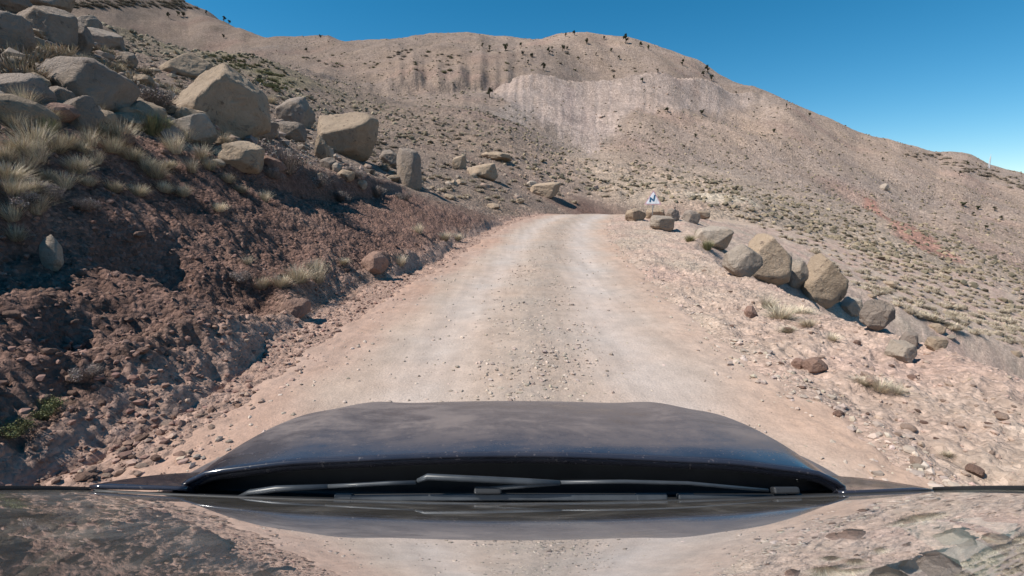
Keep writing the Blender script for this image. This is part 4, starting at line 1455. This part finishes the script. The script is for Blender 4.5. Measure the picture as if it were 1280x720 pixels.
def hood(u, v):
    t = v * 1.55
    s_ = 2 * u - 1
    hw = hood_half(t)
    x = s_ * hw
    y = 1.02 - .055 * s_ * s_ * (1 - min(t, 1)) + .61 * t - .10 * max(0, abs(s_) - .5) ** 2 * t
    return (x, y, hood_z(x, t))


hd_ = grid('hood', hood, 70, 46, 'car_paint', car, .02)
# rolled rear lip under the bonnet edge
mb = MB(); mb.tube([hood(i / 40, 0.0) for i in range(41)], .007, 8); lip = mb.build('hood_lip', 'car_paint', hd_, True)
for s_ in (-1, 1):
    def fender(u, v, s_=s_):
        t = v * 1.5
        hw = hood_half(t) + .006
        drop = u
        y = .84 + .25 * (1 - v) * 0 + (1.02 - .055 + .61 * t - .025 * t - .84) * 1.0 if v > 0 else .84
        y = .70 + (1.02 - .06 + .61 * 1.5 - .70) * v
        tt = max(0, (y - .965) / .61)
        hw = hood_half(min(tt, 1.5)) + .006
        z0 = hood_z(hood_half(min(tt, 1.5)), min(tt, 1.5)) - .012 + (.03 * max(0, (.965 - y) / .26))
        return (s_ * (hw + .13 * (1 - (1 - u) ** 3)), y, z0 - .02 * u - .55 * u ** 2.5)
    grid('fender', fender, 14, 40, 'car_paint', car, 0)
# front end, sides, roof (out of the photograph's view but part of the same car)
def nose(u, v):
    s_ = 2 * u - 1
    hw = .47 + .0 * v
    x0, y0, z0 = hood(u, 1.0)
    k = v
    return (s_ * (abs(x0 / s_) if abs(s_) > 1e-6 else 0) * (1 + .45 * min(1, k * 2)) if abs(s_) > 1e-6 else 0, y0 + .16 * math.sin(min(1, k * 1.6) * 1.57) - .25 * max(0, abs(s_) - .5) * k, z0 - .42 * k)


grid('bumper', nose, 40, 14, 'car_paint', car, .01)
for s_ in (-1, 1):
    mb = MB(); mb.box((s_ * .62, 1.98, .58), (.3, .10, .14)); mb.build('headlight', 'lamp_glass', car, True, .03)
G_RAKE = .642
GB_Y, GB_Z = .907, 1.006
GTOP = -.16


def glass_pt(s_, k, lift=0.0):
    """s_ -1..1 across, k 0 base .. 1 top"""
    yb = GB_Y - .04 * s_ * s_
    y = yb + (GTOP - yb) * k
    hw = .83 - .10 * k
    z = GB_Z + .413 * (GB_Y - y) + .153 * (GB_Y ** 2 - y * y) + .034 * s_ * s_ - .008 + .0 + .008 * (1 - s_ * s_)
    return (s_ * hw, y - lift * .5, z + lift * .866)


grid('windshield', lambda u, v: glass_pt(2 * u - 1, v), 60, 40, 'windscreen_glass', car)
for s_ in (-1, 1):
    mb = MB(); mb.tube([glass_pt(s_ * 1.004, k / 20, .006) for k in range(21)], .0038, 8); mb.build('windshield_seal', 'rubber', car, True)

    def pillar(u, v, s_=s_):
        x, y, z = glass_pt(s_ * 1.012, v, .0)
        return (x + s_ * .085 * u, y - .02 * u, z - .004 - .05 * u ** 2)
    grid('pillar', pillar, 6, 24, 'car_paint', car)
mb = MB(); mb.tube([glass_pt(i / 20 - 1, 0.0, -.002) for i in range(41)], .004, 8); mb.build('base_seal', 'rubber', car, True)


def roof(u, v):
    s_ = 2 * u - 1
    x, y, z = glass_pt(s_, 1.0)
    return (x * (1 + .02 * v), y - 2.2 * v, z + .05 * math.sin(min(1, v * 1.3) * 1.57) * (1 - .5 * s_ * s_) - .12 * v * v)


grid('roof', roof, 20, 16, 'car_paint', car, .02)
for s_ in (-1, 1):
    def side_panel(u, v, s_=s_):
        y = .70 - 3.0 * v
        top = 1.0 + .02 * v
        z = top - (top - .32) * u
        return (s_ * (.885 + .03 * math.sin(u * 3.0)), y, z)
    grid('door', side_panel, 10, 24, 'car_paint', car, .02)

    def side_glass(u, v, s_=s_):
        x, y, z = glass_pt(s_ * 1.1, v * .999)
        y2 = y - 2.1 * u * (0.35 + .65 * v)
        return (s_ * (.88 - (.88 - .76) * v), y - (2.35 * u) * (1.0 - .1 * v) + .0, 1.0 + (1.60 - 1.0) * v - .03)
    grid('side_window', side_glass, 12, 10, 'rubber', car)
    for yy in (1.32, -1.55):
        mb = MB(); seg = []
        mb.tube([(s_ * .66, yy, .33), (s_ * .87, yy, .33)], .33, 28)
        w_ = mb.build('wheel', 'tyre', car, False, .04)
        mb = MB(); mb.tube([(s_ * .80, yy, .33), (s_ * .885, yy, .33)], .21, 24); mb.build('rim', 'steel', w_, False, .01)

mb = MB(); mb.box((0, -1.1, .45), (1.6, 3.6, .3)); mb.box((0, 1.35, .45), (1.1, 1.0, .3)); mb.build('chassis', 'rubber', car)


# cowl: the black well between bonnet and glass
def cowl(u, v):
    s_ = 2 * u - 1
    gx0, gy0, gz0 = glass_pt(s_, 0.0)
    x1, y1, z1 = hood(u, 0.0)
    k = min(1, v / .6); q_ = max(0, (v - .6) / .4)
    return (gx0 * (1 - k) + x1 * k, gy0 + .005 + (y1 + .05 - gy0) * k + .02 * q_, gz0 - .012 - .012 * math.sin(k * 3.0) - .085 * k ** 1.5 + (z1 - .026 - gz0 + .097) * q_)


grid('cowl', cowl, 50, 20, 'black_plastic', car)
for s_ in (-1, 1):                                   # the wings reach back past the bonnet to the foot of the pillars
    def wing(u, v, s_=s_):
        B = Vector(glass_pt(s_ * .80, 0.0, .004)) + Vector((0, .012, 0)); G = Vector(glass_pt(s_ * 1.0, 0.0, .004)) + Vector((s_ * .01, .004, -.002))
        H = Vector(hood(.5 + s_ * .5, 0.0)) + Vector((s_ * .006, -.004, -.006)); H2 = Vector(hood(.5 + s_ * .5, .25)) + Vector((s_ * .012, 0, -.012))
        H0 = Vector(hood(.5 + s_ * .47, 0.0)) + Vector((0, -.01, -.03))
        a = B.lerp(G, u); b = H0.lerp(H.lerp(H2, .5), u)
        p = a.lerp(b, v); p.z += .006 * math.sin(v * math.pi) * u
        return tuple(p)
    grid('wing', wing, 10, 10, 'car_paint', car, .008)


def on_glass(px, py, lift):
    """point on a plane 'lift' above the glass, under a pixel"""
    return Vector(at_y(px, py, .925 - lift * .6))


def strip(mb, pts, wz, hz, lift):
    """flat bar along pixels"""
    P = [on_glass(a, b, lift) for a, b in pts]
    nrm = Vector((0, G_RAKE, 1)).normalized()
    for a, b in zip(P[:-1], P[1:]):
        t = (b - a).normalized(); s_ = nrm.cross(t).normalized()
        vs = []
        for q_ in (a - t * .002, b + t * .002):
            for i, j in ((-1, -1), (1, -1), (1, 1), (-1, 1)):
                vs.append(q_ + s_ * (i * wz / 2) + nrm * (j * hz / 2))
        mb.add(vs, [(3, 2, 1, 0), (4, 5, 6, 7), (0, 1, 5, 4), (1, 2, 6, 5), (2, 3, 7, 6), (3, 0, 4, 7)])


for wi, spec in enumerate((
        dict(blade=[(424, 623), (520, 622), (640, 621.5), (828, 622)], clip=(594, 626), arm=[(522, 601), (534, 596), (600, 599), (660, 602), (700, 603)], rod=[(700, 604), (612, 611)], cap=(420, 440), end=(795, 832), tipx=None),
        dict(blade=[(850, 622), (920, 622), (998, 622)], clip=(966, 996), arm=[(298, 622), (312, 616), (345, 611), (410, 608)], rod=[(410, 608), (450, 606), (485, 604), (520, 603)], cap=(848, 866), end=(984, 1000), tipx=None))):
    w_ = empty('wiper', (0, 0, 0)); w_.parent = car
    mb = MB(); strip(mb, spec['blade'], .016, .012, .019); mb.build('wiper_blade', 'wiper_plastic', w_, False, .002)
    mb = MB(); strip(mb, spec['blade'], .004, .016, .009); mb.build('wiper_rubber', 'rubber', w_)
    mb = MB()
    for a0, a1 in (spec['cap'], spec['end']):
        mb = MB(); strip(mb, [(a0, 622), (a1, 622)], .018, .016, .018)
        mb.build('end_cap', 'wiper_plastic', w_, False, .003)
    mb = MB(); a0, a1 = spec['clip']; strip(mb, [(a0, 613), (a1, 613)], .02, .014, .026); mb.build('clip', 'black_plastic', w_, False, .004)
    mb = MB(); mb.tube([on_glass(a, b, .03) for a, b in spec['arm']], [.005] + [.0075] * (len(spec['arm']) - 2) + [.005], 10, .85); mb.build('wiper_arm', 'wiper_plastic', w_, True)
    mb = MB(); mb.tube([on_glass(a, b, .03) for a, b in spec['rod']], .0042, 8); mb.build('rod', 'wiper_plastic', w_, True)
mb = MB(); mb.tube([on_glass(a, b, .028) for a, b in ((690, 603), (780, 602), (860, 604), (960, 613))], [.0042, .004, .0038, .0035], 8)
mb.build('linkage_cover', 'wiper_plastic', car, True)


# interior under the glass
def dash(u, v):
    s_ = 2 * u - 1
    y = .84 - .62 * v
    return (s_ * .76, y, .985 + .10 * v - .14 * max(0, v - .75) - .02 * s_ * s_)


grid('dashboard', dash, 20, 16, 'dash_plastic', car, .03)
mb = MB(); mb.box((0, -.6, .75), (1.5, .9, .06)); mb.box((0, .1, .8), (1.55, .3, .3)); mb.build('interior', 'dash_plastic', car)


def paper(label, pix, nm):
    vs = []
    for px, py in pix:
        d = ray(px, py); t = (1.0 - CAMZ) / d[2]
        x, y = d[0] * t, d[1] * t
        vs.append((x, y, .985 + .10 * (.84 - y) / .62 + .006))
    k = len(vs); mb = MB()
    lo = [(a, b, c - .003) for a, b, c in vs]
    mb.add(vs + lo, [tuple(range(k)), tuple(range(2 * k - 1, k - 1, -1))] + [(i, i + k, (i + 1) % k + k, (i + 1) % k) for i in range(k)])
    tag(mb.build(nm, 'paper', None), label, 'paper')


paper('pale paper sheet lying under the right side of the windscreen', [(1108, 652), (1170, 641), (1240, 636), (1275, 640), (1262, 690), (1240, 730), (1212, 728)], 'paper_sheet')
paper('small pale paper lying under the left side of the windscreen', [(183, 662), (330, 668), (318, 697), (185, 692)], 'paper_sheet')

# ------------------------------------------------------------------ light, sky, camera
SUN_EL, SUN_AZ = R(53), R(-103)                  # azimuth from +Y clockwise: from the left, a little behind
sd_ = Vector((math.sin(SUN_AZ) * math.cos(SUN_EL), math.cos(SUN_AZ) * math.cos(SUN_EL), math.sin(SUN_EL)))
li = bpy.data.lights.new('sun', 'SUN'); li.energy = 5.0; li.angle = R(.53); li.color = (1, .945, .865)
lo_ = bpy.data.objects.new('sun', li); COL.objects.link(lo_)
lo_.rotation_euler = (-sd_).to_track_quat('-Z', 'Y').to_euler(); lo_.location = (0, 0, 50)
w = bpy.data.worlds.new('World'); S.world = w; w.use_nodes = True
nt_ = w.node_tree; bg = nt_.nodes['Background']
sk = nt_.nodes.new('ShaderNodeTexSky'); sk.sky_type = 'NISHITA'; sk.sun_disc = False
sk.sun_elevation = SUN_EL; sk.sun_rotation = SUN_AZ; sk.altitude = 1800; sk.air_density = 1.0; sk.dust_density = 0; sk.ozone_density = 2.5
hs = nt_.nodes.new('ShaderNodeHueSaturation'); hs.inputs['Saturation'].default_value = 1.38; hs.inputs['Hue'].default_value = .484
nt_.links.new(sk.outputs[0], hs.inputs['Color']); nt_.links.new(hs.outputs[0], bg.inputs[0]); bg.inputs[1].default_value = .1

cam = bpy.data.cameras.new('camera'); co = bpy.data.objects.new('camera', cam); COL.objects.link(co)
cam.sensor_width = 36; cam.lens = 36 * FPX / 1280; cam.clip_start = .02; cam.clip_end = 3000
co.location = (0, 0, CAMZ); co.rotation_euler = (R(90) - PITCH, 0, 0)
S.camera = co
S.view_settings.view_transform = 'Standard'; S.view_settings.look = 'None'
S.view_settings.exposure = .3; S.view_settings.gamma = 1
S.render.engine = 'CYCLES'
S.cycles.use_denoising = True
S.cycles.max_bounces = 6; S.cycles.diffuse_bounces = 2; S.cycles.glossy_bounces = 3; S.cycles.transparent_max_bounces = 6
S.render.resolution_x = 1024; S.render.resolution_y = 576
